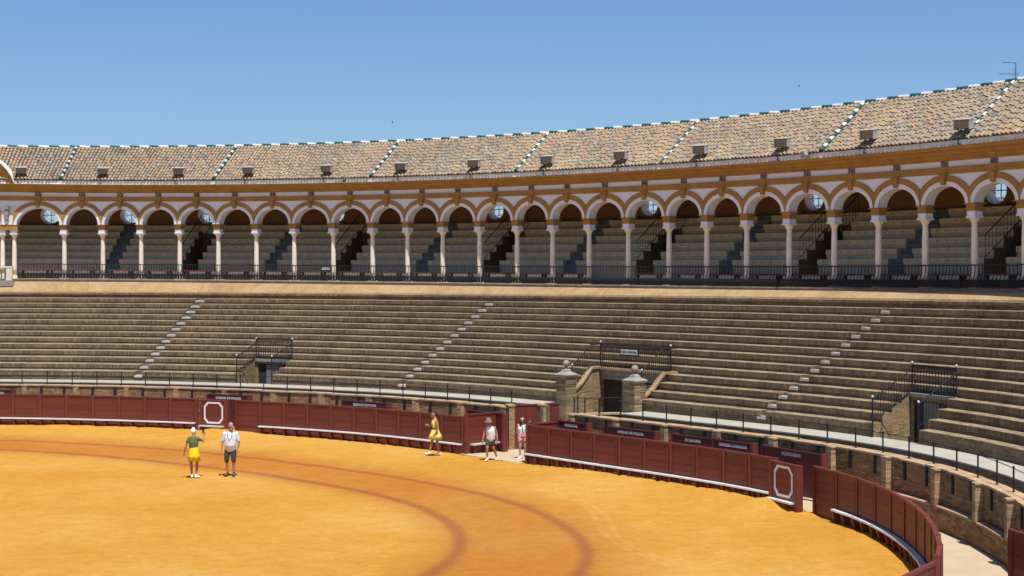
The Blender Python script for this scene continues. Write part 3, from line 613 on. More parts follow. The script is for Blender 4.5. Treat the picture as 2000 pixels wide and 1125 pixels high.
def arch_bay(c0, c1, number=None):
    p0 = A.p(c0, 0); p1 = A.p(c1, 0); w = float(np.hypot(*(p1 - p0))); cm = (c0 + c1) / 2
    rz = math.atan2(p1[1] - p0[1], p1[0] - p0[0]); zs = (z_spring(c0) + z_spring(c1)) / 2; ztop = z_frieze(cm) - .42
    e = emp('arch', ar, p0, zs, rz)
    a = w / 2 - .2; b = ztop - .04 - .385 - zs - .02; N = 22; D = .23
    th = [math.pi - math.pi * i / N for i in range(N + 1)]
    def el(t, k=0): return (w / 2 + (a + k) * math.cos(t), (b + k) * math.sin(t))
    m = MB(); H = ztop - zs
    for y, fl in ((-D, False), (D, True)):
        q = [(0, y, 0), (w / 2 - a, y, 0), (w / 2 - a, y, H), (0, y, H)]; m.face(q[::-1] if fl else q)
        q = [(w / 2 + a, y, 0), (w, y, 0), (w, y, H), (w / 2 + a, y, H)]; m.face(q[::-1] if fl else q)
        for i in range(N):
            x0, z0 = el(th[i]); x1, z1 = el(th[i + 1]); q = [(x0, y, z0), (x1, y, z1), (x1, y, H), (x0, y, H)]; m.face(q[::-1] if fl else q)
    for i in range(N):
        x0, z0 = el(th[i]); x1, z1 = el(th[i + 1]); m.face([(x0, -D, z0), (x0, D, z0), (x1, D, z1), (x1, -D, z1)])
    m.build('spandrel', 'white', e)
    def ring(name, k0, k1, y0, y1, mat):
        m = MB(); rows = []
        for t in th:
            xa, za = el(t, k0); xb, zb = el(t, k1)
            xa = min(max(xa, .002), w - .002)
            if xb < 0.002 or xb > w - .002:
                lim = .002 if xb < .5 else w - .002; x_, z_ = el(t, k0)
                f = (lim - x_) / (xb - x_) if abs(xb - x_) > 1e-6 else 1; f = min(max(f, 0), 1); xb = lim; zb = z_ + (zb - z_) * f
            rows.append([(xa, y1, za), (xa, y0, za), (xb, y0, zb), (xb, y1, zb)])
        m.sweep(rows, close=True); m.build(name, mat, e)
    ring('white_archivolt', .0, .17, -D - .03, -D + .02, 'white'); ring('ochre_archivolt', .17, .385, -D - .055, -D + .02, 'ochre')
    m = MB(); m.poly([(w / 2 - .08, -D - .14, b + .04), (w / 2 + .08, -D - .14, b + .04), (w / 2 + .12, -D - .16, b + .36), (w / 2 - .12, -D - .16, b + .36), (w / 2 - .08, -D, b + .02), (w / 2 + .08, -D, b + .02), (w / 2 + .12, -D, b + .36), (w / 2 - .12, -D, b + .36)], [(0, 1, 2, 3), (5, 4, 7, 6), (4, 0, 3, 7), (1, 5, 6, 2), (3, 2, 6, 7), (4, 5, 1, 0)])
    m.box(w / 2 - .14, w / 2 + .14, -D - .19, -D, b + .36, b + .4); m.build('keystone', 'ochre', e)
    # pilaster strip carrying the number tile through the mouldings
    zf = z_frieze(cm) - zs
    m = MB(); m.box(w / 2 - .16, w / 2 + .16, -D - .11, -D, zf - .5, zf - .2); m.box(w / 2 - .16, w / 2 + .16, -D - .04, -D, zf - .2, zf + .03); m.build('ochre_strip', 'ochre', e)
    m = MB(); m.box(w / 2 - .135, w / 2 + .135, -D - .07, -D - .042, zf - .21, zf - .005); pt = m.build('number_tile', 'plate', e)
    if number:
        t = obj('numeral', text_mesh(number, .24, 'signwhite' if False else 'textblack', .002, .004), pt, (w / 2, -D - .073, zf - .108)); t.rotation_euler = (R(90), 0, 0)
M['plate'].node_tree.nodes['Principled BSDF']
bays = list(zip(ALLC[:-1], ALLC[1:]))
for i, (c0, c1) in enumerate(bays):
    if c1 - c0 < 1: continue
    u = 1000 + FPX * A.p((c0 + c1) / 2)[0] / A.p((c0 + c1) / 2)[1]
    # numbers fall by two to the right; the right-hand arch in the picture is 68
    j = [b for b in bays if b[1] - b[0] > 1].index((c0, c1)); NUM[(c0, c1)] = j
tot = NUM[(63.77, 66.05)]
for (c0, c1), j in NUM.items(): arch_bay(c0, c1, str(68 + 2 * (tot - j)))
for c0, c1 in bays:
    if c1 - c0 < 1:      # straight lintel over the paired columns
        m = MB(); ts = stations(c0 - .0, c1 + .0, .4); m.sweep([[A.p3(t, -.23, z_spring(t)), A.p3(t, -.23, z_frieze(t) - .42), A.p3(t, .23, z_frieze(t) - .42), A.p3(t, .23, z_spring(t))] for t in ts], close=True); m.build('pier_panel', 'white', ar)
        m = MB(); m.sweep([[A.p3(t, -.26, z_spring(t) - .28), A.p3(t, -.26, z_spring(t) + .02), A.p3(t, .2, z_spring(t) + .02), A.p3(t, .2, z_spring(t) - .28)] for t in stations(c0 - .25, c1 + .25, .4)], close=True); m.build('ochre_impost_beam', 'ochre', ar)
        cm = (c0 + c1) / 2; e = emp('carved_bracket', ar, A.p(cm, -.23), z_spring(cm), A.rz(cm))
        m = MB(); m.box(-.13, .13, -.2, 0, .85, 1.0); m.box(-.11, .11, -.16, 0, .55, .85); m.box(-.09, .09, -.12, 0, .2, .55); m.box(-.05, .05, -.15, -.1, .3, .75); m.build('bracket_stone', 'stone', e)
def aswp(name, mats, prof, t0=.5, t1=78, step=.6, mi=None, close=False, parent=ar):
    m = MB(); ts = stations(t0, t1, step); m.sweep([[A.p3(t, d, z) for d, z in prof(t)] for t in ts], mi, close=close, us=ts); return m.build(name, mats, parent)
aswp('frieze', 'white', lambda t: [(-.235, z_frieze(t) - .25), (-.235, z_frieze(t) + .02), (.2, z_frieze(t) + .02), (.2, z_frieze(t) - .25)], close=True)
aswp('lower_moulding', 'ochre', lambda t: [(-.2, z_frieze(t) - .46), (-.27, z_frieze(t) - .45), (-.28, z_frieze(t) - .36), (-.31, z_frieze(t) - .34), (-.31, z_frieze(t) - .25), (-.34, z_frieze(t) - .235), (-.34, z_frieze(t) - .21), (-.2, z_frieze(t) - .205)])
def cornice(t):
    a = z_frieze(t); e = z_eave(t); h = e - a
    return [(.0, a + .0), (-.27, a), (-.28, a + h * .16), (-.33, a + h * .2), (-.34, a + h * .38), (-.45, a + h * .44), (-.56, a + h * .68), (-.75, a + h * .74), (-.8, a + h * .93), (-.84, a + h * .95), (-.84, e), (.0, e)]
aswp('cornice', 'ochre', cornice)
for c0, c1 in bays:
    if c1 - c0 > 1:
        cm = (c0 + c1) / 2; m = MB()
        for sx in (-.17, .14): m.sweep([[A.p3(cm + x, d - .012, z) for d, z in cornice(cm)[1:-2]] + [A.p3(cm + x, -.2, z_eave(cm) - .03)] for x in (sx, sx + .03)], close=True)
        m.build('cornice_rib', 'ochre', ar)
aswp('eave_mortar', 'mortar', lambda t: [(-.76, z_eave(t)), (-.68, z_eave(t) + .02), (-.67, z_eave(t) + .2), (.3, z_eave(t) + .2), (.3, z_eave(t))])
# gallery floor, rear wall, ceiling
aswp('floor_slab', ['ledge', 'kerbstone'], lambda t: [(-.3, z_floor(t) - .35), (-.42, z_floor(t) - .12), (-.42, z_floor(t) - .05), (-.38, z_floor(t)), (1.4, z_floor(t)), (1.4, z_floor(t) - .3)], mi=[0, 0, 0, 1, 1])
GB = 4.35
OC = [A.at_u(u, GB) for u in (98, 253, 404, 657, 968, 1268, 1590, 1945)]; OZ = 9.9; OR = .53
t = .5; m = MB()
def bwall(x, z, d): return A.p3(x, d, z)
edges = []
for oc in OC: edges += [(oc - .62, oc + .62)]
cur = .5
for e0, e1 in edges + [(78, 78)]:
    for d in (GB, GB + .45):
        ts = stations(cur, e0, .8); m.sweep([[bwall(x, z, d) for z in (5.5, 13.2)] for x in ts], caps=False)
    cur = e1
# wall panels pierced by the round windows
for oc in OC:
    k = 20; S = 1.06
    def rp(i, d, rad): an = 2 * math.pi * i / k; return bwall(oc + rad * math.cos(an) / S, OZ + rad * math.sin(an), d)
    for d in (GB, GB + .45):
        rad_ = OR if d == GB else OR - .1
        for i in range(k):
            def sq(i):
                an = 2 * math.pi * i / k; c, s_ = math.cos(an), math.sin(an); q = .62 / max(abs(c), abs(s_)); return bwall(oc + q * c, OZ + q * s_, d)
            m.face([rp(i, d, rad_), rp(i + 1, d, rad_), sq(i + 1), sq(i)])
        for z0, z1 in ((5.5, OZ - .62), (OZ + .62, 13.2)): m.face([bwall(oc - .62, z0, d), bwall(oc + .62, z0, d), bwall(oc + .62, z1, d), bwall(oc - .62, z1, d)])
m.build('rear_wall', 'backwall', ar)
for oc in OC:
    k = 20; S = 1.06; m = MB()
    def rp(i, d, rad): an = 2 * math.pi * i / k; return bwall(oc + rad * math.cos(an) / S, OZ + rad * math.sin(an), d)
    for i in range(k): m.face([rp(i, GB - .012, OR), rp(i + 1, GB - .012, OR), rp(i + 1, GB + .46, OR - .1), rp(i, GB + .46, OR - .1)])
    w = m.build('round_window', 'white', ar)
    e = emp('window_grille', ar, A.p(oc, GB + .3), OZ, A.rz(oc)); m = MB(); m.bar((-.5, 0, 0), (.5, 0, 0), .02); m.bar((0, 0, -.5), (0, 0, .5), .02)
    for an in range(4):
        for s_ in (-1, 1):
            c = Vector((math.cos(an * math.pi / 2) * .3 - math.sin(an * math.pi / 2) * .09 * s_, 0, math.sin(an * math.pi / 2) * .3 + math.cos(an * math.pi / 2) * .09 * s_))
            for q in range(8): m.bar(c + Vector((.04 * math.cos(q * .785), 0, .04 * math.sin(q * .785))), c + Vector((.04 * math.cos((q + 1) * .785), 0, .04 * math.sin((q + 1) * .785))), .013, 4)
    m.build('scroll_bars', 'iron', e)
# benches: six concrete rows
GV = [A.at_u(u, 1.1) for u in (371, 670, 960, 1259, 1578, 1943)]; GS = [A.at_u(u, 1.1) for u in (219, 529, 824, 1112, 1417, 1749)]
def bz(k): return 7.3 + .385 * k
def bd(k): return 1.1 + .5 * k
for k in range(6):
    cs = [(s - .38, s + .38) for s in GS] + ([(v - .5, v + .5) for v in GV] if k < 5 else []); cs.sort(); t = .5; segs = []
    for c0, c1 in cs: segs.append((t, c0)); t = c1
    segs.append((t, 78))
    for s0, s1 in segs:
        zo = lambda x: z_floor(x) - 6.22
        zb = lambda x: (6.0 if k == 0 else bz(k - 1) - .1)
        m = MB(); ts = stations(s0, s1, .8)
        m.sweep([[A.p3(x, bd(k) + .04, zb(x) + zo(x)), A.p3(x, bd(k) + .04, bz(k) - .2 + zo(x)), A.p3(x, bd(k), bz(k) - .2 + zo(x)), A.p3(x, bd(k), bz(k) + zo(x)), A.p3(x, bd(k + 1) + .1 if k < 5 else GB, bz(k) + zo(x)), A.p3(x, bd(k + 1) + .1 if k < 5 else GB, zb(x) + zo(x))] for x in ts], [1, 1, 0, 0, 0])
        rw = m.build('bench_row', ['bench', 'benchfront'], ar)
        m = MB(); x = s0 + .3
        while x < s1 - .2:
            p = A.p(x, bd(k)); rz_ = A.rz(x); cz, szz = math.cos(rz_), math.sin(rz_); zc = bz(k) - .1 + zo(x)
            m.box(-.035, .035, -.006, .004, -.015, .015, 0, lambda a_, b_, c_, p=p, cz=cz, szz=szz, zc=zc: (p[0] + cz * a_ - szz * b_, p[1] + szz * a_ + cz * b_, zc + c_)); x += .46
        if m.v:
            h_ = m.build('vent_holes', 'hole', None, origin=tuple(ar.location)); h_.parent = rw; h_.location = (0, 0, 0); h_['kind'] = 'stuff'
for s in GS:                                        # dark narrow stairs between the benches
    m = MB()
    for k in range(6):
        for hf in (0, 1):
            z1 = bz(k) - .19 + .19 * hf - .01; d0 = bd(k) + .25 * hf; d1 = bd(k + 1) + .1 if k < 5 or not hf else GB
            m.sweep([[A.p3(x, d0, z1 - .5), A.p3(x, d0, z1), A.p3(x, d1, z1), A.p3(x, d1, z1 - .5)] for x in (s - .375, s + .375)])
    m.build('gallery_stair', 'darkstep', ar)
for vi, v in enumerate(GV):                         # openings down into the gallery, with iron rails
    e = thing('gallery_railing', 'black iron stair rail under the %s lit round window of the gallery' % ('leftmost railed', 'second railed', 'third railed', 'fourth railed', 'fifth railed', 'rightmost railed')[vi], 'railing', (*A.p(v, 2), 6.2), group='stair rails inside the gallery')
    for s_ in (-.48, .48):
        pts = [A.p3(v + s_, bd(0) + .05, bz(0)), A.p3(v + s_, bd(4) + .3, bz(4) + .1)]
        iron_run('side_bars', e, pts, .85, .22)
    iron_run('back_bars', e, [A.p3(v - .48, bd(4) + .5, bz(4) + .2), A.p3(v + .48, bd(4) + .5, bz(4) + .2)], .9, .2)
    m = MB(); m.sweep([[A.p3(x, bd(4) + .6, 6.0), A.p3(x, bd(4) + .6, bz(4) + .2)] for x in (v - .5, v + .5)], caps=False)
    for s_ in (-.495, .495):
        st = []
        for k in range(5): st += [A.p3(v + s_, bd(k) - .004, bz(k) - .012), A.p3(v + s_, bd(k + 1), bz(k) - .012)]
        m.face(st + [A.p3(v + s_, bd(5), 6.0), A.p3(v + s_, bd(0), 6.0)])
    m.build('stairwell_wall', 'dado', ar)
    m = MB(); m.sweep([[A.p3(x, bd(4) + .58, z) for z in (6.3, bz(3) - .2)] for x in (v - .1, v + .4)], caps=False); m.build('stairwell_doorway', 'dark', ar)  # flat near-black sheet paints the doorway's shade
# low stone kerb with a red plank bench behind the balustrade, one per bay
for c0, c1 in bays:
    if c1 - c0 < 1: continue
    zf = z_floor((c0 + c1) / 2)
    if any(c0 < GV[q] < c1 for q in (3,)): continue
    m = MB(); m.sweep([[A.p3(x, .2, zf + .29), A.p3(x, .2, zf + .44), A.p3(x, .52, zf + .44), A.p3(x, .52, zf + .29)] for x in stations(c0 + .3, c1 - .3, .8)], close=True); kb = m.build('bench_kerb', 'kerbstone', ar)
    m = MB(); m.sweep([[A.p3(x, .18, zf + .01), A.p3(x, .18, zf + .285), A.p3(x, .5, zf + .285), A.p3(x, .5, zf + .01)] for x in stations(c0 + .2, c1 - .2, .8)], close=True); m.build('bench_base', 'ledge', ar)
    m = MB(); m.sweep([[A.p3(x, .1, zf + .45), A.p3(x, .1, zf + .5), A.p3(x, .54, zf + .5), A.p3(x, .54, zf + .45)] for x in stations(c0 + .22, c1 - .22, .8)], close=True); o = m.build('bench_plank', 'benchwood', ar)
    for x in (c0 + .36, (c0 * .38 + c1 * .62), (c0 * .3 + c1 * .7)):
        m = MB(); m.sweep([[A.p3(q, .16, zf + .02), A.p3(q, .16, zf + .45), A.p3(q, .21, zf + .45), A.p3(q, .21, zf + .02)] for q in (x, x + .12)], close=True)
        m.build('bench_leg', 'iron', ar)
# balustrade
br = thing('balcony_railing', 'black wrought iron balustrade with bellied bars running in front of the columns', 'railing', (0, 72, 6.2))
for c0, c1 in [(7.6, 10.16)] + [b for b in bays if b[0] > 8]:
    m = MB(); L = c1 - c0; N = int(L / .165); zf = z_floor((c0 + c1) / 2)
    dr = -.26
    ts = stations(c0, c1, .6)
    for q in range(len(ts) - 1):
        for z, r in ((zf + .8, .028), (zf + .3, .012), (zf + .04, .018)):
            dd = dr - (.09 if z < zf + .4 else 0)
            m.bar(A.p3(ts[q], dd, z), A.p3(ts[q + 1], dd, z), r, 4)
    for q in range(N):
        x = c0 + (q + .5) * L / N
        pts = [(0, .04), (-.09, .08), (-.12, .17), (-.1, .28), (-.04, .42), (0, .56), (0, .8)]
        for a_, b_ in zip(pts[:-1], pts[1:]): m.bar(A.p3(x, dr + a_[0], zf + a_[1]), A.p3(x, dr + b_[0], zf + b_[1]), .019, 4)
        m.bar(A.p3(x, dr, zf + .72), A.p3(x, dr, zf + .8), .012, 4, 0, .03)
        x2 = x + .5 * L / N                          # scrolled lower register
        for a_, b_ in (((-.06, x), (.3, x2)), ((.3, x), (-.0, x2))): m.bar(A.p3(a_[1], dr - .1, zf + .06 if a_[0] < .1 else zf + .28), A.p3(b_[1], dr - .1, zf + .06 if b_[0] < .1 else zf + .28), .026, 4)
        m.bar(A.p3(x2, dr - .11, zf + .06), A.p3(x2, dr - .11, zf + .28), .033, 5); m.bar(A.p3(x, dr - .11, zf + .06), A.p3(x, dr - .11, zf + .28), .028, 5)
    m.build('railing_panel', 'iron', br)
for u in (637,):
    t0 = A.at_u(u, -.28); s = thing('rail_sign', 'tiny grey name plate hung on the gallery balustrade', 'sign', A.p3(t0, -.3, z_floor(t0) + .64), A.rz(t0))
    m = MB(); m.box(-.27, .27, -.02, .02, -.1, .1); m.build('frame', 'iron', s); m = MB(); m.box(-.24, .24, -.025, -.021, -.07, .07); m.build('plate', 'lampgrey', s)
# left end: balustrade, ledge and curved pediment of the royal box
t0 = 7.42; pv = thing('box_balustrade', 'pale stone balustrade of turned balusters at the left edge', 'balustrade', A.p3(5.7, -.35, 6.2), A.rz(5.7))
m = MB(); m.box(-2, 1.75, -.28, .28, -.14, -.02); m.box(-2, 1.75, -.34, .34, -.32, -.14); m.build('ledge', 'stone', pv)
m = MB(); m.box(-2, 1.62, -.14, .14, .66, .76); m.build('handrail', 'kerbstone', pv)
m = MB(); m.box(1.3, 1.62, -.13, .13, -.02, .66); m.build('end_post', 'kerbstone', pv)
bl = MB(); bl.lathe([(.07, 0), (.07, .05), (.04, .08), (.075, .22), (.06, .36), (.035, .44), (.06, .5), (.045, .56), (.07, .63), (.07, .68)], 10); blm = bl.mesh('baluster', 'kerbstone', smooth=True)
for q in range(16): obj('baluster', blm, pv, (1.12 - .19 * q, 0, -.02))
e = emp('pediment', ar, A.p(5.3, -.35), z_eave(5.3), A.rz(5.3)); m = MB(); m2 = MB(); rows = []; rows2 = []
for q in range(15):
    an = R(18) + (math.pi - R(36)) * q / 14; cx, cz = 2.35 * math.cos(an), 2.35 * math.sin(an) - .75
    ix, iz = 1.75 * math.cos(an), 1.75 * math.sin(an) - .62
    rows.append([(ix, .3, iz), (ix, -.3, iz), (cx * .94, -.42, cz * .97 - .02), (cx, -.52, cz), (cx, .3, cz)]); rows2.append([(cx, -.55, cz), (cx, -.55, cz + .09), (cx, .3, cz + .09), (cx, .3, cz)])
m.sweep(rows, close=True); m.build('pediment_arch', 'ochre', e); m2.sweep(rows2, close=True); m2.build('pediment_edge', 'white', e)
m = MB(); m.box(-1.5, 1.5, -.15, .2, -.1, .9); m.build('pediment_panel', 'ochre', e)

# ------------------------------------------------------------------ tiled roof (parts of the arcade)
RD0, RD1 = -.66, 1.75
def roof_z(t, d): f = (d - RD0) / (RD1 - RD0); return (z_eave(t) + .25) * (1 - f) + z_ridge(t) * f
rf = bpy.data.objects.new('roof', None); col.objects.link(rf); rf.parent = ar; rf.location = (0, 0, 0)
def rbuild(m, name, mat, smooth=False):
    o = m.build(name, mat, None, origin=tuple(ar.location), smooth=smooth); o.location = (0, 0, 0); o.parent = rf; return o
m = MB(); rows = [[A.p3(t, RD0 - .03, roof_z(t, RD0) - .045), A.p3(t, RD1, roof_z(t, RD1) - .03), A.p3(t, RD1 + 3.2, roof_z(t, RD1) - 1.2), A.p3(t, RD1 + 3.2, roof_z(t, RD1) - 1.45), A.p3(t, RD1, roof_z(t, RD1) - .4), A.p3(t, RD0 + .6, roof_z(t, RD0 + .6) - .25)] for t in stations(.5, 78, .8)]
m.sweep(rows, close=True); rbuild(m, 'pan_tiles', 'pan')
NC = 12; SP = .202
HIPS = [A.at_u(u, -.2) for u in (124, 425, 735, 1020, 1307, 1620)]; HIPS = HIPS + [HIPS[-1] + 7.2]
TL = .33
def tile_geo(r0, r1, L, th=.018, n=5):
    v = []; f = []
    for (y, r, zo) in ((0, r0, .025), (L, r1, -.005)):
        for k in range(n + 1):
            an = math.pi * k / n; v.append((r * math.cos(an), y, r * 1.1 * math.sin(an) + zo))
    for k in range(n): f.append((k, k + 1, n + 2 + k, n + 1 + k))
    for k in range(n + 1): v.append(v[k])
    rim = len(v) - n - 1; base = len(v)
    for k in range(n + 1):
        an = math.pi * k / n; v.append(((r0 - th) * math.cos(an), .004, (r0 - th) * 1.1 * math.sin(an) + .025))
    for k in range(n): f.append((rim + k + 1, rim + k, base + k, base + k + 1))
    return v, f
tv, tf = tile_geo(.079, .068, TL); TV = np.array(tv)
tm = bpy.data.meshes.new('roof_tile'); tm.from_pydata(tv, [], tf); tm.materials.append(M['tile'])
for p in tm.polygons: p.use_smooth = True
big = MB(); bigf = []; bigv = []; single = []
a = .7
while a < 77:
    near_hip = min(abs(a - h) for h in HIPS) < .11; off = random.uniform(-.05, .05)
    for c in range(NC):
        d0 = RD0 - .06 + (RD1 - RD0 + .06) * c / NC + (off if c else off * .3); d1 = min(RD1, RD0 - .06 + (RD1 - RD0 + .06) * (c + 1.3) / NC + off)
        if near_hip: continue
        aa = a + random.uniform(-.012, .012)
        p = np.array(A.p3(aa, d0, roof_z(aa, d0))); q = np.array(A.p3(aa + random.uniform(-.015, .015), d1, roof_z(aa, d1))); p[2] += random.uniform(-.006, .012)
        if 62.4 < a < 67.4 and len(single) < 300: single.append((p, q)); continue
        y = q - p; L = np.linalg.norm(y); y /= L; x = np.cross(y, (0, 0, 1)); x /= np.linalg.norm(x); z = np.cross(x, y)
        base = sum(len(b) for b in bigv) if False else len(bigv) * len(tv)
        bigv.append(p + np.outer(TV[:, 0], x) + np.outer(TV[:, 1] * L / TL, y) + np.outer(TV[:, 2], z)); bigf.append(np.array(base))
    a += SP
V = np.concatenate(bigv) - np.array(ar.location)
faces = [tuple(int(b) + i for i in f) for b in bigf for f in tf]
me = bpy.data.meshes.new('roof_tiles'); me.from_pydata(V.tolist(), [], faces); me.materials.append(M['tile'])
for p in me.polygons: p.use_smooth = True
o = obj('roof_tiles', me, rf); o['kind'] = 'stuff'
def place_tile(name, mesh, p, q, parent):
    y = q - p; L = np.linalg.norm(y); y = y / L; L /= TL; x = np.cross(y, (0, 0, 1)); x /= np.linalg.norm(x); z = np.cross(x, y); pl = p - np.array(ar.location)
    o = bpy.data.objects.new(name, mesh); col.objects.link(o); o.parent = parent
    o.matrix_local = Matrix(((x[0], y[0] * L, z[0], pl[0]), (x[1], y[1] * L, z[1], pl[1]), (x[2], y[2] * L, z[2], pl[2]), (0, 0, 0, 1))); return o
for p, q in single: place_tile('roof_tile', tm, p, q, rf)
rt = {}
for nm in ('ridgewhite', 'ridgegreen'):
    v, f = tile_geo(.085, .075, TL, .02, 6); mm = bpy.data.meshes.new('ridge_tile'); mm.from_pydata(v, [], f); mm.materials.append(M[nm]); rt[nm] = mm
    for p in mm.polygons: p.use_smooth = True
a = 2.0; i = 0
while a < 70:
    st_ = .56; p = np.array(A.p3(a, RD1, z_ridge(a) + .02)); q = np.array(A.p3(a + st_ * 1.06, RD1, z_ridge(a + st_) + .02)); place_tile('ridge_tile', rt['ridgewhite' if i % 2 else 'ridgegreen'], p, q, rf); a += st_; i += 1
for h in HIPS:
    for c in range(14):
        d0 = RD0 + (RD1 - RD0) * c / 14; d1 = RD0 + (RD1 - RD0) * (c + 1.08) / 14; p = np.array(A.p3(h, d0, roof_z(h, d0) + .015)); q = np.array(A.p3(h, d1, roof_z(h, d1) + .015)); place_tile('hip_tile', rt['ridgewhite' if c % 2 else 'ridgegreen'], p, q, rf)

# ------------------------------------------------------------------ floodlights, loudspeaker, aerial
hou = MB()
hou.poly([(-.31, -.16, .42), (.31, -.16, .42), (.31, .14, .47), (-.31, .14, .47), (-.34, -.25, .76), (.34, -.25, .76), (.3, .16, .84), (-.3, .16, .84)], [(3, 2, 1, 0), (4, 5, 6, 7), (1, 2, 6, 5), (2, 3, 7, 6), (3, 0, 4, 7)])
hou.box(-.345, -.305, -.265, -.15, .41, .78); hou.box(.305, .345, -.265, -.15, .41, .78)
hou.poly([(-.36, -.25, .762), (.36, -.25, .762), (.36, -.33, .785), (-.36, -.33, .785), (-.32, .17, .87), (.32, .17, .87)], [(0, 1, 2, 3), (3, 2, 5, 4), (0, 3, 4), (1, 5, 2)])
lens = MB(); lens.poly([(-.3, -.164, .44), (.3, -.164, .44), (.3, -.246, .75), (-.3, -.246, .75)], [(0, 1, 2, 3)])
legs = MB()
for x in (-.22, .22):
    legs.bar((x, -.05, .42), (x, -.12, -.18), .03, 4); legs.bar((x, .1, .42), (x, .25, .12), .018, 4); legs.bar((x, -.1, 0), (x, .3, .16), .02, 4)
legs.bar((-.22, -.08, .2), (.22, -.08, .2), .025, 4); legs.bar((-.22, -.12, -.14), (.22, -.12, -.14), .025, 4); legs.box(-.14, .14, -.14, .06, .02, .2)
Mg, nt_, b_ = new_mat('lamp_glass'); b_.inputs['Base Color'].default_value = (.17, .16, .145, 1); b_.inputs['Roughness'].default_value = .35; M['glass'] = Mg
fm_ = {'housing': hou.mesh('housing', 'lampgrey'), 'lens': lens.mesh('lens', 'glass'), 'bracket': legs.mesh('bracket', 'irongrey')}
FL = [43, 203, 352, 488, 642, 787, 930, 1073, 1218, 1373, 1533, 1703, 1888]
nm_ = ['leftmost floodlight on the eave, beside the curved pediment'] + ['grey floodlight on the eave, %s from the left' % w for w in ('second', 'third', 'fourth', 'fifth', 'sixth', 'seventh', 'eighth', 'ninth', 'tenth', 'eleventh', 'twelfth')] + ['rightmost grey floodlight on the eave, below the aerial']
for u, lb in zip(FL, nm_):
    t = A.at_u(u, -.45); o = thing('floodlight', lb, 'floodlight', A.p3(t, -.55, z_eave(t) + .17), A.rz(t) + R(8 + 12 * random.random()), 'floodlights along the eave')
    for k, me_ in fm_.items(): obj(k, me_, o, (0, 0, 0), 0, (.88, .88, .9))
t = A.at_u(681, -.45); o = thing('small_floodlight', 'small dark floodlight on the eave right of the fifth large one', 'floodlight', A.p3(t, -.62, z_eave(t) + .04), A.rz(t) + R(20))
m = MB(); m.box(-.17, .17, -.06, .1, .06, .3); m.build('housing', 'irongrey', o); m = MB(); m.box(-.13, .13, -.066, -.061, .1, .27); m.build('lens', 'lampgrey', o); m = MB(); m.box(-.2, .2, -.05, .0, -.03, .04); m.bar((-.18, 0, .04), (-.18, 0, .2), .015); m.bar((.18, 0, .04), (.18, 0, .2), .015); m.build('bracket', 'iron', o)
t = A.at_u(1584, -.5); o = thing('horn_loudspeaker', 'small round grey horn loudspeaker under the eave tiles', 'loudspeaker', A.p3(t, -.85, z_eave(t) + .16), A.rz(t) + R(-25))
def horn(prof, name, mat):
    m = MB(); n = 16; v = []
    for r, y in prof:
        for k in range(n): v.append((r * math.cos(2 * math.pi * k / n), y, r * math.sin(2 * math.pi * k / n)))
    m.poly(v, [(i * n + k, i * n + (k + 1) % n, (i + 1) * n + (k + 1) % n, (i + 1) * n + k) for i in range(len(prof) - 1) for k in range(n)]); m.build(name, mat, o, smooth=True)
horn([(.05, .2), (.06, .1), (.1, 0), (.15, -.06), (.155, -.07), (.14, -.06), (.08, .02), (.03, .05)], 'horn', 'lampgrey'); horn([(.001, -.03), (.04, -.02), (.05, .02), (.03, .06)], 'core', 'irongrey'); m = MB(); m.bar((0, .1, 0), (0, .35, -.02), .02); m.build('arm', 'irongrey', o)
t = A.at_u(1984, RD1); o = thing('television_aerial', 'thin television aerial standing on the ridge at the right', 'aerial', A.p3(t, RD1, z_ridge(t)), 0, None, True)
m = MB(); m.bar((0, 0, 0), (0, 0, .66), .016); m.build('mast', 'irongrey', o)
m = MB(); m.bar((.01, 0, .655), (-.48, -.05, .67), .012); m.build('upper_boom', 'irongrey', o)
m = MB(); m.bar((.06, 0, .26), (-.6, -.06, .27), .011)
for q in range(3): m.bar((-.13 + .04 * q, 0, .1), (-.1 + .1 * q, 0, .26), .005, 4); m.bar((-.13 + .04 * q, 0, .44), (-.1 + .1 * q, 0, .26), .005, 4)
m.build('lower_boom', 'irongrey', o)
for (u, v, lb) in ((767, 240, 'tiny dark bird in the sky above the roof, left of centre'), (1561, 170, 'tiny dark bird in the sky above the roof, right of centre')):
    Yb = 140; o = thing('bird', lb, 'bird', ((u - 1000) / FPX * Yb, Yb, CAM_H + (HOR - v) / FPX * Yb), 0, None, True)
    m = MB(); m.poly([(-.14, 0, .02), (0, -.06, 0), (.05, -.02, .04), (0, .06, 0), (0, 0, -.05)], [(0, 1, 2), (0, 2, 3), (0, 4, 1), (0, 3, 4), (1, 4, 2), (3, 2, 4)]); m.build('body', 'irongrey', o)
    m = MB(); m.poly([(0, -.03, .02), (.02, -.05, .15), (-.06, -.12, .24), (-.05, -.02, .03)], [(0, 1, 2, 3)]); m.poly([(0, .03, .02), (.02, .05, .13), (-.06, .13, .2), (-.05, .02, .03)], [(3, 2, 1, 0)]); m.build('wings', 'irongrey', o)

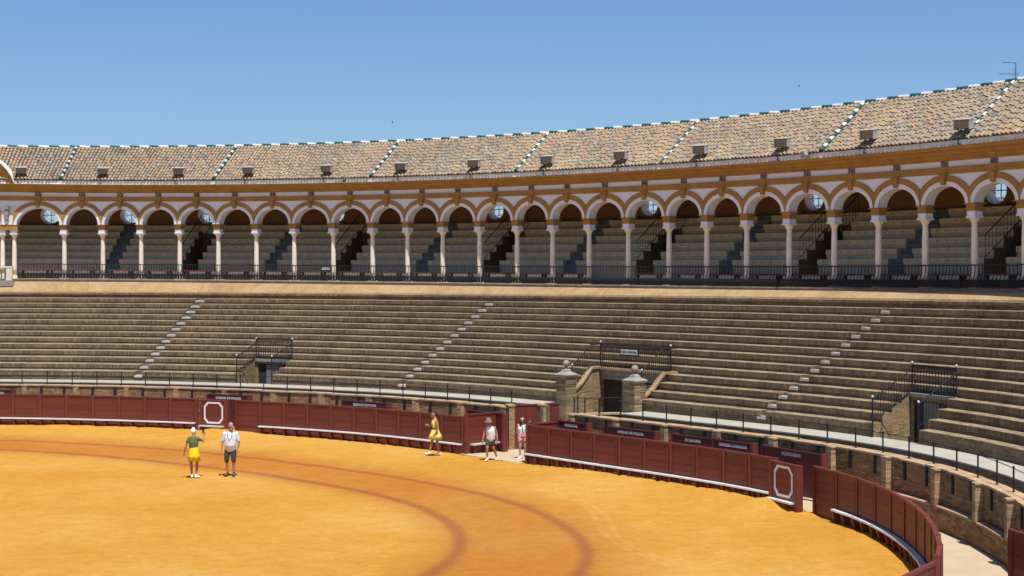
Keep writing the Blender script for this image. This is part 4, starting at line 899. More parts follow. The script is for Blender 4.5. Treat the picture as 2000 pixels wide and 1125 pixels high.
# ------------------------------------------------------------------ alley wall (contrabarrera) with piers, coping slabs, iron straps and rail
def alley_wall(t0, t1, label, rail_label, niche_from):
    w = thing('alley_wall', label, 'wall', (*B.p((t0 + t1) / 2, 2.3), 0))
    m = MB(); ts = stations(t0, t1, .5); m.sweep([[B.p3(t, 2.25, 0), B.p3(t, 2.25, 1.57), B.p3(t, 2.62, 1.57), B.p3(t, 2.62, 0)] for t in ts], us=ts); m.build('brick_panel', 'wallbrick', w)
    m = MB(); m.sweep([[B.p3(t, 2.07, 0), B.p3(t, 2.07, .62), B.p3(t, 2.33, .64), B.p3(t, 2.33, 0)] for t in ts], us=ts); m.build('plinth', 'wallbrick', w)
    n = int((t1 - t0) / 1.12); st = (t1 - t0) / n
    for i in range(n):
        a, b = t0 + i * st + .006, t0 + (i + 1) * st - .006; dz = random.uniform(-.012, .012)
        m = MB(); m.sweep([[B.p3(t, 2.21 + dz, 1.575 + dz), B.p3(t, 2.21 + dz, 1.63 + dz), B.p3(t, 2.66, 1.63 + dz), B.p3(t, 2.66, 1.575 + dz)] for t in stations(a, b, .4)]); m.build('coping_slab', 'coping', w)
    npi = int((t1 - t0) / 2.24)
    if t1 > 50:
        bmz = MB(); cand = []
        for (za, zb_, dd, ta, tb) in ((.0, .6, 2.072, 44.0, 60.5), (.69, 1.56, 2.252, 40.0, 60.5)):
            nrow = int((zb_ - za) / .066)
            for r_ in range(nrow):
                x = ta + (.14 if r_ % 2 else 0)
                while x < tb: cand.append((x, dd, za + r_ * .066)); x += .283 / (1.0 if dd < 2.3 else 1.0)
        cand.sort(key=lambda c_: float(np.hypot(*B.p(c_[0], c_[1])))); q = MB(); q.box(-.133, .133, -.009, .02, .004, .06); qm = q.mesh('brick', 'brickwall_piece')
        for i_, (x, dd, z_) in enumerate(cand):
            p_ = B.p(x + .135, dd); rz_ = B.rz(x + .135)
            if i_ < 300: obj('brick', qm, w, (p_[0] - w.location.x, p_[1] - w.location.y, z_), rz_, (1, 1 + random.uniform(-.3, .4), 1))
            else:
                cz, sz_ = math.cos(rz_), math.sin(rz_); e_ = random.uniform(-.003, .003); bmz.box(-.133, .133, -.009 + e_, .02, .004, .06, 0, lambda a_, b_, c_, p_=p_, cz=cz, sz_=sz_, z_=z_: (p_[0] + cz * a_ - sz_ * b_, p_[1] + sz_ * a_ + cz * b_, z_ + c_))
        ob = bmz.build('bricks', 'brickwall_piece', w); ob['kind'] = 'stuff'
    for i in range(npi + 1):
        t = t0 + .15 + i * (t1 - t0 - .3) / npi; m = MB(); ts2 = (t - .1, t + .1)
        m.sweep([[B.p3(x, 2.05, .62), B.p3(x, 2.05, 1.574), B.p3(x, 2.34, 1.574), B.p3(x, 2.34, .62)] for x in ts2], us=ts2); pr_ = m.build('brick_pier', 'mortar_joint' if t > 42 else 'pierbrick', w)
        if t > 42:
            q = MB(); q.box(-.118, .118, -.008, .19, .004, .0625); qm = PB.setdefault('pier', q.mesh('brick', 'brickpier_piece')); p_ = B.p(t, 2.05)
            for c_ in range(14): ob = obj('brick', qm, pr_, (p_[0] - w.location.x, p_[1] - w.location.y, .64 + c_ * .0665), B.rz(t), (1 + random.uniform(-.02, .02), 1, 1))
        m = MB(); m.sweep([[B.p3(x, 2.04, 1.58), B.p3(x, 2.04, 1.625), B.p3(x, 2.22, 1.625), B.p3(x, 2.22, 1.58)] for x in (t - .13, t + .13)]); m.build('pier_cap', 'coping', w)
        if i < npi:
            tw = (t1 - t0 - .3) / npi; m = MB(); m.sweep([[B.p3(x, 2.04, .6), B.p3(x, 2.04, .655), B.p3(x, 2.33, .665), B.p3(x, 2.33, .6)] for x in stations(t + .16, t + tw - .16, .4)]); m.build('niche_sill', 'coping', w)
            for fx in (.3, .74):
                x = t + tw * fx; m = MB(); m.sweep([[B.p3(q, 2.2, 1.05), B.p3(q, 2.2, 1.573), B.p3(q, 2.26, 1.573), B.p3(q, 2.26, 1.05)] for q in (x - .045, x + .045)]); m.build('iron_strap', 'iron', w)
    r = thing('iron_guard_rail', rail_label, 'railing', (*B.p((t0 + t1) / 2, 2.4), 1.6))
    m = MB(); ts = stations(t0 + .1, t1 - .1, .6)
    for a, b in zip(ts[:-1], ts[1:]): m.bar(B.p3(a, 2.5, 2.2), B.p3(b, 2.5, 2.2), .012, 4)
    m.build('rail', 'iron', r)
    n = int((t1 - t0) / 1.13); pm = MB(); pm.lathe([(.045, 0), (.045, .02), (.024, .03), (.024, .58), (.034, .59), (.03, .62), (.012, .64)], 8); pmesh = pm.mesh('post', 'iron')
    for i in range(n + 1):
        q = B.p(t0 + .1 + i * (t1 - t0 - .2) / n, 2.5); obj('post', pmesh, r, (q[0] - r.location.x, q[1] - r.location.y, .02))
alley_wall(1, bCL, 'reddish brick alley wall with tan coping, left of the open gate', 'black iron guard rail on the alley wall left of the gate', 99)
alley_wall(bCR, 62, 'shaded brick alley wall with piers and niches, right of the open gate', 'black iron guard rail on the alley wall right of the gate', 40)
# return wall on the right side of the passage
p0 = B.p(bCR, 2.35); p1 = B.p(bPR - .3, W_D - .45); d = p1 - p0; L = float(np.hypot(*d)); o = thing('return_wall', 'low brick return wall with pale coping beside the passage', 'wall', (p0[0], p0[1], 0), math.atan2(d[1], d[0]))
m = MB(); m.box(.15, L, -.12, .12, 0, 1.57); m.build('brick_panel', 'gatebrick', o); m = MB(); m.box(.15, L, -.17, .17, 1.572, 1.63); m.build('coping_slab', 'coping', o)
o2 = thing('passage_rail', 'short black iron rail on the return wall beside the passage', 'railing', (p0[0], p0[1], 1.63), math.atan2(d[1], d[0]))
m = MB(); m.bar((.05, 0, .55), (L, 0, .55), .014); m.build('rail', 'iron', o2)
for q in (.05, .45, L * .55, L - .05): m = MB(); m.bar((q, 0, -.02), (q, 0, .58), .026); m.build('post', 'iron', o2)

# ------------------------------------------------------------------ red plank fence (barrera)
FH = 1.4
def std_mesh(name, mat, *bx):
    m = MB()
    for b in bx: m.box(*b)
    return m.mesh(name, mat)
PZ = [(.34, .55), (.555, .765), (.77, .985), (.99, 1.2), (1.205, 1.345)]
pk = [std_mesh('plank', 'red', (-.5, .5, -.02 + .004 * (i % 2), .025, z0, z1)) for i, (z0, z1) in enumerate(PZ)]
mk = {'post': std_mesh('post', 'rededge', (-.055, .055, -.05, .075, -.05, 1.41)), 'stile': std_mesh('stile', 'red', (-.04, .04, -.036, -.022, .36, 1.25)),
      'cap_rail': std_mesh('cap_rail', 'rededge', (-.5, .5, -.045, .06, 1.346, FH)), 'kickboard': std_mesh('kickboard', 'red', (-.5, .5, .0, .03, -.1, .335))}
er = MB(); er.poly([(-.5, -.21, .338), (.5, -.21, .338), (.5, -.2, .38), (-.5, -.2, .38), (-.5, -.06, .386), (.5, -.06, .386), (.5, -.06, .338), (-.5, -.06, .338)], [(0, 1, 2, 3), (3, 2, 5, 4), (4, 5, 6, 7), (7, 6, 1, 0), (0, 3, 4, 7), (1, 6, 5, 2)])
mk['step_rail'] = er.mesh('step_rail', 'whitepaint')
bk = MB(); bk.poly([(-.05, -.2, .334), (.05, -.2, .334), (.05, -.02, .334), (-.05, -.02, .334), (-.05, -.1, -.05), (.05, -.1, -.05), (.05, .0, -.05), (-.05, .0, -.05)], [(0, 1, 2, 3), (7, 6, 5, 4), (0, 4, 5, 1), (1, 5, 6, 2), (2, 6, 7, 3), (3, 7, 4, 0)]); mk['bracket'] = bk.mesh('bracket', 'red')
def fence_pts(pts, root, no_step=(), post_ends=(True, True)):
    ox, oy = root.location.x, root.location.y
    for i in range(len(pts) - 1):
        p, q = pts[i], pts[i + 1]; d = q - p; L = float(np.hypot(*d)); c = (p + q) / 2; rz = math.atan2(d[1], d[0]); loc = (c[0] - ox, c[1] - oy, 0)
        for me_ in pk: obj('plank', me_, root, loc, rz, (L - .1, 1, 1))
        obj('cap_rail', mk['cap_rail'], root, loc, rz, (L - .08, 1, 1)); obj('kickboard', mk['kickboard'], root, loc, rz, (L - .1, 1, 1))
        cs, sn = math.cos(rz), math.sin(rz)
        obj('stile', mk['stile'], root, (loc[0] + cs * (L * .5 - .16), loc[1] + sn * (L * .5 - .16), 0), rz)
        if i not in no_step:
            obj('step_rail', mk['step_rail'], root, loc, rz, (L * 1.005, 1, 1))
            for fx in (-.44, .02): obj('bracket', mk['bracket'], root, (loc[0] + cs * L * fx, loc[1] + sn * L * fx, 0), rz)
    for i, p in enumerate(pts):
        if (i == 0 and not post_ends[0]) or (i == len(pts) - 1 and not post_ends[1]): continue
        a = pts[max(0, i - 1)]; b = pts[min(len(pts) - 1, i + 1)]; d = b - a
        obj('post', mk['post'], root, (p[0] - ox, p[1] - oy, 0), math.atan2(d[1], d[0]))
def fence(t0, t1, label, pitch=1.24, no_step=()):
    n = max(1, int(round((t1 - t0) / pitch))); pts = [B.p(t0 + (t1 - t0) * i / n) for i in range(n + 1)]
    r = thing('plank_fence', label, 'fence', (*B.p((t0 + t1) / 2), 0), 0, 'red plank fences round the arena'); fence_pts(pts, r, no_step); return r
bS1 = B.at_u(384); bS1b = B.at_u(462); bS2 = B.at_u(1515, 0, 52); bS2b = B.at_u(1592, 0, 53)
fence(1.0, bS1, 'dark red plank fence left of the shield behind the two standing visitors')
fence(bS1b, bGL, 'dark red plank fence between the left shield and the open gate', no_step=(0,))
fence(bGR, bS2, 'dark red plank fence between the open gate and the right shield')
fence(bS2b, 63.2, 'shaded dark red plank fence curving towards the camera at the right', no_step=(0,))
def shield(t, w, label):
    p = B.p(t, -.42); o = thing('shield', label, 'shield', (p[0], p[1], 0), B.rz(t), 'shields in front of the fence openings')
    for i in range(6):
        z0 = .12 + i * .215; m = MB(); m.box(-w / 2, w / 2, -.03 + .003 * (i % 2), .03, z0, z0 + .21 if i < 5 else 1.36); m.build('plank', 'red', o)
    m = MB(); m.box(-w / 2 - .02, w / 2 + .02, -.05, .05, 1.362, 1.41); m.build('cap_rail', 'rededge', o)
    for s in (-1, 1): m = MB(); m.box(s * w / 2 - .07, s * w / 2 + .07, -.06, .14, -.05, 1.4); m.build('post', 'rededge', o)
    oc = []; hw, hh, ch = .47, .45, .14
    out = [(-hw + ch * 1.15, hh), (hw - ch * 1.15, hh), (hw - ch * .75, hh - ch * .55), (hw - ch * .35, hh - ch * .95), (hw, hh - ch * 1.3), (hw, -hh + ch * 1.3), (hw - ch * .35, -hh + ch * .95), (hw - ch * .75, -hh + ch * .55), (hw - ch * 1.15, -hh), (-hw + ch * 1.15, -hh), (-hw + ch * .75, -hh + ch * .55), (-hw + ch * .35, -hh + ch * .95), (-hw, -hh + ch * 1.3), (-hw, hh - ch * 1.3), (-hw + ch * .35, hh - ch * .95), (-hw + ch * .75, hh - ch * .55)]
    m = MB(); k = .84; rows = [[(x, -.034, z + .87), (x, -.04, z + .87), (x * k, -.04, z * k + .87), (x * k, -.034, z * k + .87)] for x, z in out]; rows.append(rows[0]); m.sweep(rows, close=True, caps=False); m.build('white_outline', 'white', o)
    m = MB(); m.box(-w / 2 - .02, w / 2 - .08, -.22, -.04, .29, .34); m.build('step_rail', 'whitepaint', o)
    return o
shield(B.at_u(429), 1.25, 'dark red shield with a white notched outline behind the standing man'); shield(B.at_u(1556, 0, 52), 1.3, 'dark red shield with a white notched outline at the right')
# open gate leaves
def leaf(p, q, label, h=1.42, step=True, name='gate_leaf', vert=False):
    p = np.array(p); q = np.array(q); d = q - p; L = float(np.hypot(*d)); o = thing(name, label, 'gate', (p[0], p[1], 0), math.atan2(d[1], d[0]), 'open gate leaves')
    if vert:
        n = max(2, int(L / .22))
        for i in range(n): m = MB(); m.box(L * i / n + .003, L * (i + 1) / n - .003, -.02 + .003 * (i % 2), .03, .04, h - .06); m.build('plank', 'red', o)
    else:
        n = 6
        for i in range(n): m = MB(); m.box(.06, L - .06, -.02 + .003 * (i % 2), .03, .06 + (h - .12) * i / n, .06 + (h - .12) * (i + 1) / n - .005); m.build('plank', 'red', o)
    m = MB(); m.box(0, L, -.04, .05, h - .058, h); m.build('cap_rail', 'rededge', o)
    if not vert:
        for x in (0, L): m = MB(); m.box(x - .06, x + .06, -.05, .06, 0, h + .01); m.build('post', 'rededge', o)
    if step:
        m = MB(); m.box(.12, L - .1, -.24, -.055, .335, .39); m.build('step_rail', 'whitepaint', o)
        for x in (.3, L * .5, L - .35): m = MB(); m.box(x - .05, x + .05, -.15, -.02, .0, .334); m.build('bracket', 'red', o)
    return o
leaf(B.p(bGL) + np.array((.12, -.1)), (-.42, 58.35), 'open red gate leaf behind the woman in the sun hat', 1.5)
leaf(B.p(bGR) + np.array((.05, .15)), (2.1, 55.9), 'open red gate leaf seen edge on behind the fence end', 1.42, False)
q0 = B.p(bCL + .12, 2.25); q1 = B.p(bPL - .12, W_D - .42); v = q1 - q0
leaf(q0 + v * .06, q0 + v * .6, 'tall red boarded gate leaf behind the woman at the fence end', 1.72, False, 'gate_leaf', True)
leaf(q0 + v * .7, q0 + v * 1.02, 'tall narrow red boarded gate leaf beside the left gate pillar', 1.74, False, 'gate_leaf', True)
for k_, lb in ((.0, 'narrow brick pier at the end of the left alley wall'), (.66, 'slim brick pier between the two tall red gate leaves')):
    c = q0 + v * k_; o = thing('brick_gate_pier', lb, 'pier', (c[0], c[1], 0), math.atan2(v[1], v[0])); m = MB(); m.box(-.13, .1, -.16, .3, 0, 1.66); m.build('shaft', 'pierbrick', o); m = MB(); m.box(-.16, .13, -.19, .33, 1.66, 1.72); m.build('cap', 'coping', o)
m = MB(); m.poly([(*B.p(bGL, -.2), .02), (*B.p(bGR, -.2), .02), (*B.p(bGR, .6), .024), (*B.p(bGL, .6), .024)], [(0, 1, 2, 3)]); struct(m.build('gate_threshold', 'tan'))
leaf((8.05, 29.3), (6.6, 27.2), 'red gate leaf at the lower right corner, seen from above', 1.45, False)
leaf((10.57, 32.5), (11.25, 30.3), 'wooden red door across the alley at the right edge', 1.5, False)

# ------------------------------------------------------------------ shelters in the alley with painted names
SH = [(-18, 25, 'DELEGADO ACTUAL', 'dark red shelter board cut by the left edge'), (407, 487, 'UNIDAD DE POLICIA', 'dark red police shelter board behind the left shield'), (670, 757, 'SERVICIO DE PUYAS', 'dark red shelter board lettered SERVICIO DE PUYAS'), (915, 983, 'CARPINTEROS', 'dark red shelter board partly hidden by the open gate leaf'), (1087, 1147, 'MOZOS DE', 'dark red shelter board lettered MOZOS DE'), (1187, 1280, 'UNIDAD DE POLICIA', 'dark red police shelter board right of the gate'), (1316, 1394, 'PICADORES', 'dark red shelter board lettered PICADORES'), (1396, 1470, 'EMPRESA CABALLOS', 'dark red shelter board lettered EMPRESA CABALLOS'), (1490, 1606, 'MONOSABIOS', 'dark red shelter board lettered MONOSABIOS behind the right shield')]
for u0, u1, tx, lb in SH:
    dd = 1.45; t0 = B.at_u(u0, dd); t1 = B.at_u(u1, dd)
    if u0 < 0: t0 = t1 - 1.7
    p, q = B.p(t0, dd), B.p(t1, dd); d = q - p; L = float(np.hypot(*d)); o = thing('alley_shelter', lb, 'shelter', (p[0], p[1], 0), math.atan2(d[1], d[0]), 'named shelters in the alley'); h = 1.46
    m = MB(); m.box(0, L, -.03, .03, .1, h - .04); m.build('front_board', 'reddark', o); m = MB(); m.box(-.01, L + .01, -.045, .045, h - .04, h); m.build('cap_rail', 'reddark', o)
    for x in (0, L): m = MB(); m.box(x - .05, x + .05, -.045, .2, .0, h + .01); m.build('side_post', 'rededge' if x else 'reddark', o)
    sz = min(.135, L / (len(tx) * .62 + 2)); tmesh = text_mesh(tx, sz, 'text', .002, .007); x0 = L / 2
    if tx == 'DELEGADO ACTUAL': x0 = L * .42
    if tx == 'CARPINTEROS': x0 = L * .42
    l = obj('lettering', tmesh, o, (x0, -.034, h - .15)); l.rotation_euler = (R(90), 0, 0); l['label'] = 'white painted shelter name'

# ------------------------------------------------------------------ people
def remeshed(name, blobs, voxel, mat, smooth=4):
    # blobs: list of chains [(x,y,z,rx,ry)...]; chains are swept as closed elliptical tubes and fused into one continuous surface
    bm = bmesh.new()
    for ch in blobs:
        n = 12; rings = []
        pts = [Vector(c[:3]) for c in ch]
        for i, c in enumerate(ch):
            d = (pts[min(i + 1, len(ch) - 1)] - pts[max(i - 1, 0)]).normalized()
            ref = Vector((1, 0, 0)) if abs(d.x) < .9 else Vector((0, 0, 1)); y = d.cross(ref).normalized(); x = y.cross(d).normalized()
            rx, ry = c[3], (c[4] if len(c) > 4 else c[3]); rings.append((pts[i], x, y, d, rx, ry))
        full = []
        p, x, y, d, rx, ry = rings[0]
        for an in (80, 45): full.append((p - d * min(rx, ry) * math.sin(R(an)), x, y, rx * math.cos(R(an)), ry * math.cos(R(an))))
        for p, x, y, d, rx, ry in rings: full.append((p, x, y, rx, ry))
        p, x, y, d, rx, ry = rings[-1]
        for an in (45, 80): full.append((p + d * min(rx, ry) * math.sin(R(an)), x, y, rx * math.cos(R(an)), ry * math.cos(R(an))))
        vs = [[bm.verts.new(p + x * (rx * math.cos(2 * math.pi * k / n)) + y * (ry * math.sin(2 * math.pi * k / n))) for k in range(n)] for p, x, y, rx, ry in full]
        for a, b in zip(vs[:-1], vs[1:]):
            for k in range(n): bm.faces.new((a[k], a[(k + 1) % n], b[(k + 1) % n], b[k]))
        bm.faces.new(vs[0][::-1]); bm.faces.new(vs[-1])
    bmesh.ops.recalc_face_normals(bm, faces=bm.faces)
    me = bpy.data.meshes.new(name); bm.to_mesh(me); bm.free()
    t = bpy.data.objects.new(name, me); col.objects.link(t)
    r = t.modifiers.new('r', 'REMESH'); r.mode = 'VOXEL'; r.voxel_size = voxel
    s = t.modifiers.new('s', 'SMOOTH'); s.factor = .5; s.iterations = smooth
    dg = bpy.context.evaluated_depsgraph_get(); out = bpy.data.meshes.new_from_object(t.evaluated_get(dg)); bpy.data.objects.remove(t)
    out.name = name; out.materials.clear(); out.materials.append(mat)
    for p in out.polygons: p.use_smooth = True
    return out
def hand(wr, dr, side, curl=.5, s=1.0):
    # palm and five separate fingers; dr = direction of the hand, side = direction of the thumb
    wr = Vector(wr); d = Vector(dr).normalized(); sd = Vector(side).normalized(); nrm = d.cross(sd).normalized(); ch = []
    ch.append([(*(wr), .027 * s, .02 * s), (*(wr + d * .05 * s), .038 * s, .017 * s), (*(wr + d * .085 * s), .037 * s, .015 * s)])
    for i, (o, L) in enumerate(((.028, .066), (.0095, .075), (-.0095, .07), (-.028, .054))):
        b = wr + d * .085 * s + sd * o * s; b1 = b + d * L * .5 * s; b2 = b1 + (d * (1 - curl) + nrm * curl) * L * .5 * s; ch.append([(*b, .0095), (*b1, .009), (*b2, .008)])
    t = wr + d * .03 * s + sd * .03 * s; t1 = t + (d * .6 + sd * .7) * .035 * s; t2 = t1 + (d * .95 + sd * .2) * .03 * s; ch.append([(*t, .0115), (*t1, .0105), (*t2, .009)]); return ch
def head_blobs(c, yaw, s=1.0, tilt=0):
    c = Vector(c); f = Vector((math.sin(yaw), -math.cos(yaw), math.sin(tilt))).normalized(); r = Vector((math.cos(yaw), math.sin(yaw), 0)); up = r.cross(f).normalized() * -1
    if up.z < 0: up = -up
    def P(x, y, z): return c + r * x * s + f * y * s + up * z * s
    ch = [[(*P(0, -.012, -.055), .058 * s, .07 * s), (*P(0, -.012, 0), .073 * s, .088 * s), (*P(0, -.016, .045), .074 * s, .09 * s), (*P(0, -.018, .085), .05 * s, .062 * s)],
          [(*P(0, .045, -.085), .034 * s, .03 * s), (*P(0, .03, -.03), .052 * s, .05 * s), (*P(0, .03, .02), .056 * s, .05 * s)],
          [(*P(0, .083, .012), .011 * s), (*P(0, .104, -.022), .015 * s), (*P(0, .092, -.03), .014 * s)],
          [(*P(-.022, .077, -.062), .011 * s), (*P(.022, .077, -.062), .011 * s)]]
    for e in (-1, 1): ch.append([(*P(e * .075, -.012, .02), .012 * s), (*P(e * .078, -.014, -.022), .01 * s)])
    return ch, P
BM = M
def person(name, label, loc, spec, mats):
    o = thing('person', label, 'person', loc, 0, None, True); sk = spec
    body = []
    for ch in sk['body']: body.append(ch)
    hb, P = head_blobs(sk['head'], sk['yaw'], sk.get('hs', 1.0), sk.get('tilt', 0)); body += hb
    for h in sk.get('hands', []): body += h
    obj('body', remeshed('body', body, .0085, mats['skin'], 3), o)
    for nm, ch, mt, vx in sk['clothes']: obj(nm, remeshed(nm, ch, vx, mats[mt], 3), o)
    for e in (-1, 1):
        q = P(e * .032, .078, .012); m = MB(); m.lathe([(.001, -.009), (.008, -.005), (.0105, 0), (.008, .005), (.001, .009)], 8, 0, tuple(q)); m.build('eye', 'hole', o)
    return o, P
def leg(hip, knee, ank, toe, s=1.0):
    h, k, a, t = map(Vector, (hip, knee, ank, toe)); cf = k.lerp(a, .3) + Vector((0, .012, 0))
    return [[(*h, .088 * s), (*h.lerp(k, .45), .074 * s), (*k, .052 * s), (*cf, .054 * s), (*k.lerp(a, .7), .038 * s), (*a, .031 * s)], [(*(a + Vector((0, .02, -.05))), .03), (*a.lerp(t, .5) , .03), (*t, .026)]]
def arm(sh, el, wr, s=1.0):
    a, b, c = map(Vector, (sh, el, wr)); return [[(*a, .05 * s), (*a.lerp(b, .4), .044 * s), (*b, .036 * s), (*b.lerp(c, .3), .037 * s), (*c, .025 * s)]]
def shoe(ank, toe, s=1.0):
    a, t = Vector(ank), Vector(toe); d = (t - a); d.z = 0; d.normalize(); g = t.z
    return [[(*(a - d * .045 + Vector((0, 0, g - a.z + .012))), .036 * s, .034 * s), (*(a + d * .05 + Vector((0, 0, g - a.z + .01))), .04 * s, .036 * s), (*(t + d * .0), .043 * s, .03 * s), (*(t + d * .035), .032 * s, .024 * s)], [(a.x, a.y, g + .03, .042 * s), (a.x, a.y, g + .075, .04 * s)]]
SKT = skin_mat('tanned_skin', (.36, .17, .09)); SKD = skin_mat('sunburnt_skin', (.42, .2, .125)); SKL = skin_mat('fair_skin', (.55, .33, .23))
PX = lambda u, v: ((u - 1000) / FPX * (FPX * CAM_H / (v - HOR)), FPX * CAM_H / (v - HOR), 0.0)

# man in white shirt, facing the camera, head turned to the right
H_L = ((-.1, 0, .92), (-.115, -.03, .5), (-.1, .02, .09), (-.15, -.12, .035)); H_R = ((.1, 0, .92), (.11, -.02, .5), (.12, .02, .09), (.13, -.14, .035))
man = dict(head=(.03, -.03, 1.655), yaw=.75, hs=1.08, body=leg(*H_L) + leg(*H_R) + arm((-.21, 0, 1.42), (-.27, .02, 1.13), (-.285, -.05, .88)) + arm((.21, 0, 1.42), (.29, .03, 1.13), (.24, -.05, .88)) + [[(0, .01, .92, .15, .12), (0, -.02, 1.1, .165, .14), (0, 0, 1.32, .18, .12), (0, .01, 1.45, .12, .08), (.01, 0, 1.54, .058), (.02, -.01, 1.6, .055)]],
    hands=[hand((-.285, -.05, .87), (0, -.15, -1), (0, -1, 0), .5), hand((.24, -.06, .87), (-.1, -.2, -1), (0, -1, .1), .6)],
    clothes=[('shirt', [[(0, .01, .9, .185, .15), (0, -.03, 1.05, .195, .165), (0, -.01, 1.25, .2, .15), (0, .01, 1.42, .19, .105), (0, .01, 1.49, .1, .075)], [(-.2, .01, 1.43, .068), (-.235, .01, 1.28, .064), (-.262, .015, 1.18, .062)], [(.2, .01, 1.43, .068), (.24, .01, 1.28, .064), (.272, .02, 1.18, .062)]], 'shirt', .013),
             ('shorts', [[(0, .01, .93, .17, .135), (0, .01, .86, .17, .13)], [(-.1, 0, .86, .1), (-.112, -.02, .68, .092), (-.118, -.03, .53, .083)], [(.1, 0, .86, .1), (.108, -.015, .68, .092), (.112, -.02, .53, .083)]], 'shorts', .012),
             ('shoe', shoe((-.1, .02, .07), (-.15, -.12, .035), 1.05), 'shoe', .009), ('shoe', shoe((.12, .02, .07), (.13, -.14, .035), 1.05), 'shoe', .009)])
mm_ = dict(skin=SKD, shirt=fabric('white_polo', (.6, .64, .7)), shorts=fabric('charcoal_shorts', (.04, .047, .058)), shoe=fabric('black_sandal', (.02, .02, .022)), hair=fabric('grey_hair', (.33, .3, .27), .25))
o, P = person('person', 'grey-haired man in white shirt and dark shorts standing on the sand', PX(450, 930), man, mm_)
obj('hair', remeshed('hair', [[(*P(0, -.05, -.01), .06, .05), (*P(0, -.045, .05), .074, .07), (*P(0, -.03, .088), .062, .068)], [(*P(-.03, .03, .085), .03), (*P(.03, .03, .085), .03)]], .01, mm_['hair']), o)
obj('beard', remeshed('beard', [[(*P(-.04, .03, -.06), .022), (*P(-.02, .065, -.09), .022), (*P(.02, .065, -.09), .022), (*P(.04, .03, -.06), .022)]], .008, mm_['hair']), o)
m = MB(); pts = [(-.08, -.1, 1.5), (-.06, -.16, 1.35), (.0, -.19, 1.22), (.07, -.16, 1.35), (.08, -.1, 1.5)]
for a, b in zip(pts[:-1], pts[1:]): m.bar(a, b, .006, 4)
m.build('glasses_cord', 'irongrey', o)
m = MB(); m.box(.075, .1, -.165, -.155, 1.33, 1.38); m.build('shirt_badge', 'textblack', o)

# woman photographing, back to the camera, white cap, yellow skirt
K_L = ((-.085, 0, .86), (-.075, -.02, .47), (-.06, .03, .09), (-.09, .15, .035)); K_R = ((.09, 0, .86), (.11, .03, .47), (.09, .0, .09), (.16, .1, .035))
wp = dict(head=(-.01, .06, 1.53), yaw=2.7, hs=.98, body=leg(*K_L, .88) + leg(*K_R, .88) + arm((-.17, 0, 1.31), (-.25, -.02, 1.06), (-.31, .0, .84), .85) + arm((.17, 0, 1.31), (.33, .06, 1.2), (.31, .22, 1.4), .85) + [[(.01, 0, .86, .14, .11), (0, 0, 1.0, .125, .095), (0, 0, 1.2, .15, .1), (0, 0, 1.34, .11, .07), (0, .02, 1.42, .048), (0, .03, 1.48, .048)]],
    hands=[hand((-.31, 0, .83), (-.1, 0, -1), (0, 1, 0), .4, .92), hand((.31, .22, 1.41), (-.1, .1, 1), (-1, 0, .2), .6, .92)],
    clothes=[('top', [[(0, 0, 1.0, .138, .112), (0, 0, 1.2, .168, .12), (0, 0, 1.33, .15, .085)], [(-.13, 0, 1.33, .058), (-.2, -.01, 1.22, .056)], [(.13, 0, 1.33, .058), (.23, .025, 1.27, .056)]], 'top', .011),
             ('shoe', shoe((-.06, .03, .07), (-.09, .15, .035)), 'shoe', .009), ('shoe', shoe((.09, 0, .07), (.16, .1, .035)), 'shoe', .009)])
mw = dict(skin=SKT, top=fabric('olive_top', (.1, .135, .05)), skirt=fabric('yellow_skirt', (.82, .6, .01)), shoe=fabric('white_trainer', (.78, .78, .8)), cap=fabric('white_cap', (.82, .83, .86)), hair=fabric('dark_hair', (.03, .02, .015)))
o, P = person('person', 'woman in white cap, green top and yellow skirt photographing with a phone', PX(378, 934), wp, mw)
m = MB(); rows = []
for i in range(37):
    an = 2 * math.pi * i / 36; fl = 1 + .07 * math.sin(an * 6 + .8) + .03 * math.sin(an * 11); dz = .02 * math.sin(an * 3)
    rows.append([(a * f * math.cos(an) + .01, b * f * math.sin(an), z) for a, b, z, f in [(.132, .108, 1.03, 1), (.158, .135, .93, 1), (.185, .155, .76, fl), (.2, .165, .575 + dz, fl * 1.04), (.195, .16, .58 + dz, fl * 1.03), (.15, .13, .88, 1)]])
m.sweep(rows, caps=False); m.build('skirt', mw['skirt'], o, smooth=True)
obj('cap', remeshed('cap', [[(*P(0, -.02, .015), .088, .1), (*P(0, -.02, .06), .085, .098), (*P(0, -.02, .1), .06, .07)], [(*P(0, .07, .04), .07, .012), (*P(0, .15, .025), .055, .008)]], .01, mw['cap']), o)
ph = thing('mobile_phone', 'dark mobile phone held up by the woman in the white cap', 'phone', (o.location.x + .27, o.location.y + .26, 1.53), 0, None, True); m = MB(); m.box(-.04, .04, -.005, .005, -.08, .08); m.build('case', 'hole', ph); m = MB(); m.box(-.032, .032, .0055, .0065, -.07, .07); m.build('screen', 'glass', ph)

